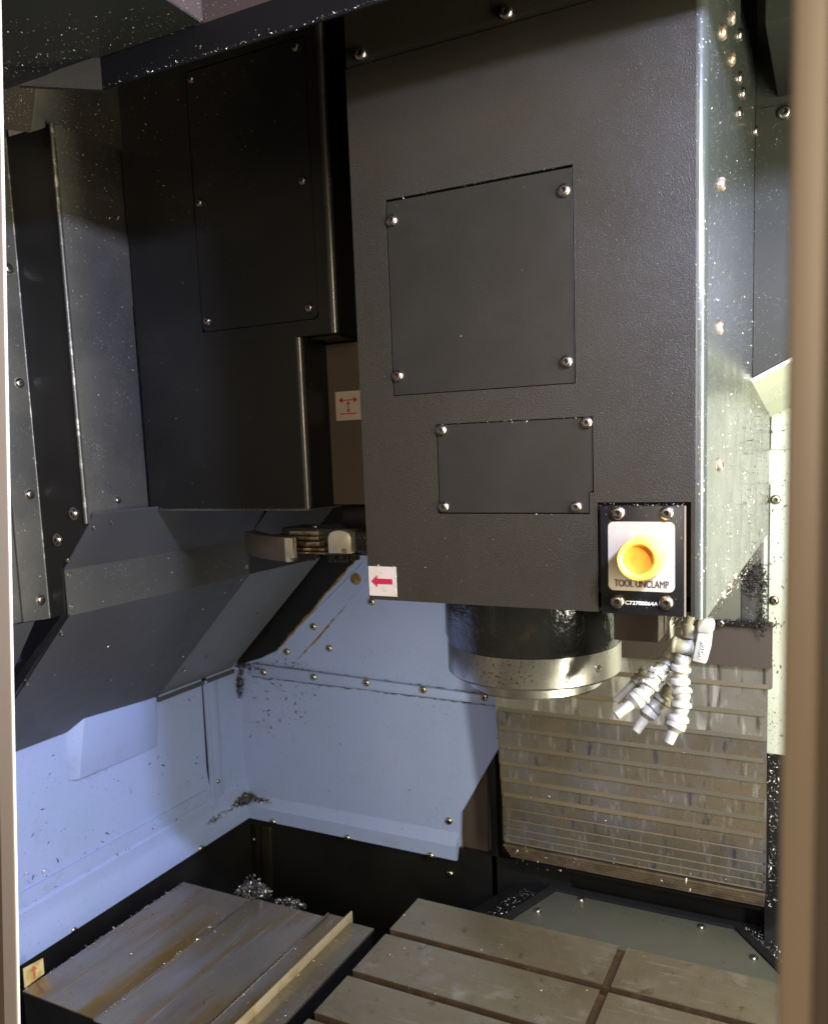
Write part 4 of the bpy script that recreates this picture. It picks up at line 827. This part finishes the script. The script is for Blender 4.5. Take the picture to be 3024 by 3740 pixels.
chips('seam_chips', 'bright chips along the seam of the left cover plates', [
    ([V((-1.214, yf_, ZL+.001)), V((-1.206, yf_, ZL+.001)), V((-1.206, yb_, ZL+.001)), V((-1.214, yb_, ZL+.001))], NZ, 46, .003, .011),
    ([V((-1.413, yf_, ZL+.001)), V((-1.406, yf_, ZL+.001)), V((-1.406, yb_, ZL+.001)), V((-1.413, yb_, ZL+.001))], NZ, 120, .002, .009),
    ([V((-1.40, yf_, ZL+.002)), V((-1.0, yf_, ZL+.002)), V((-1.0, yb_, ZL+.002)), V((-1.40, yb_, ZL+.002))], NZ, 26, .003, .010),
    ([V((-.998, .8, ZL+.007)), V((-.953, .8, ZL+.007)), V((-.953, yb_, ZL+.007)), V((-.998, yb_, ZL+.007))], NZ, 26, .002, .007),
    ([V((-.940, .8, ZL+.002)), V((-.882, .8, ZL+.002)), V((-.882, yb_, ZL+.002)), V((-.940, yb_, ZL+.002))], NZ, 36, .002, .008)])
TT = [V((-.775, .95, ZT+.0003)), V((.05, .95, ZT+.0003)), V((.05, 1.427, ZT+.0003)), V((-.775, 1.427, ZT+.0003))]
chips('table_bright_chips', 'small bright chips lying on the T-slot table', [(TT, NZ, 130, .002, .006)])
chips('table_yellow_chips', 'few brass-yellow chips on the table and inner cover plate', [(TT, NZ, 16, .004, .007), ([V((-.940, .8, ZL+.002)), V((-.882, .8, ZL+.002)), V((-.882, yb_, ZL+.002)), V((-.940, yb_, ZL+.002))], NZ, 7, .005, .009)], M_chipy)
chips('table_dark_chips', 'dark specks and slivers on table and cover plates', [(TT, NZ, 80, .002, .006), ([V((-.940, .8, ZL+.002)), V((-.882, .8, ZL+.002)), V((-.882, yb_, ZL+.002)), V((-.940, yb_, ZL+.002))], NZ, 16, .003, .007),
    ([V((-.998, .8, ZL+.007)), V((-.953, .8, ZL+.007)), V((-.953, yb_, ZL+.007)), V((-.998, yb_, ZL+.007))], NZ, 12, .003, .007), ([V((-1.40, yf_, ZL+.002)), V((-1.0, yf_, ZL+.002)), V((-1.0, yb_, ZL+.002)), V((-1.40, yb_, ZL+.002))], NZ, 14, .004, .010)], M_chipd)
chips('slat_chips', 'bright slivers stuck to the slatted way cover', [([B(1065, 1500, 'Y', YC-.045), B(1605, 1560, 'Y', YC-.045), B(1605, 1760, 'Y', YC-.030), B(1065, 1700, 'Y', YC-.030)], NY, 34, .002, .008),
    ([B(1062, 1765, 'Y', YC-.026), B(1605, 1850, 'Y', YC-.026), B(1605, 1895, 'Y', YC-.026), B(1080, 1815, 'Y', YC-.026)], NY, 46, .003, .018)], lie=1.0)
dp = [outl[1], outl[2]]
d3 = [V((p.x, p.y, ZP+.004)) for p in (e1[2], e1[3], e3[3], e3[2])]; d3[2].z = d3[3].z = ZP-.02
chips('deck_edge_chips', 'bright chips piled along the black slope right of the rear deck plate', [(d3, NZ, 420, .003, .010), ([V((p.x, p.y, ZP-.035)) for p in (e3[2], e3[3], e4[3], e4[2])], NZ, 420, .003, .010, lambda p: 1 if p.x < .12 else 0),
    ([V((p.x, p.y, ZP+.009)) for p in (e2[0], e2[1], e3[1], e3[0])], NZ, 120, .003, .008, lambda p: 1 if p.y < 1.64 else .1), ([B(1612, 1570, 'Y', 1.712), B(1635, 1590, 'Y', 1.712), B(1628, 1900, 'Y', 1.712), B(1608, 1900, 'Y', 1.712)], NY, 260, .003, .010)], lie=1.0)
chips('deck_dark_specks', 'dark specks on the grey-green deck plate', [([V((p.x, p.y, ZP+.0005)) for p in (outl[0], outl[1], outl[2], ol)], NZ, 70, .002, .008)], M_chipd)

# ------------------------------------------------------------------ render settings
sc.render.engine = 'CYCLES'
sc.cycles.max_bounces = 8; sc.cycles.glossy_bounces = 5; sc.cycles.diffuse_bounces = 4
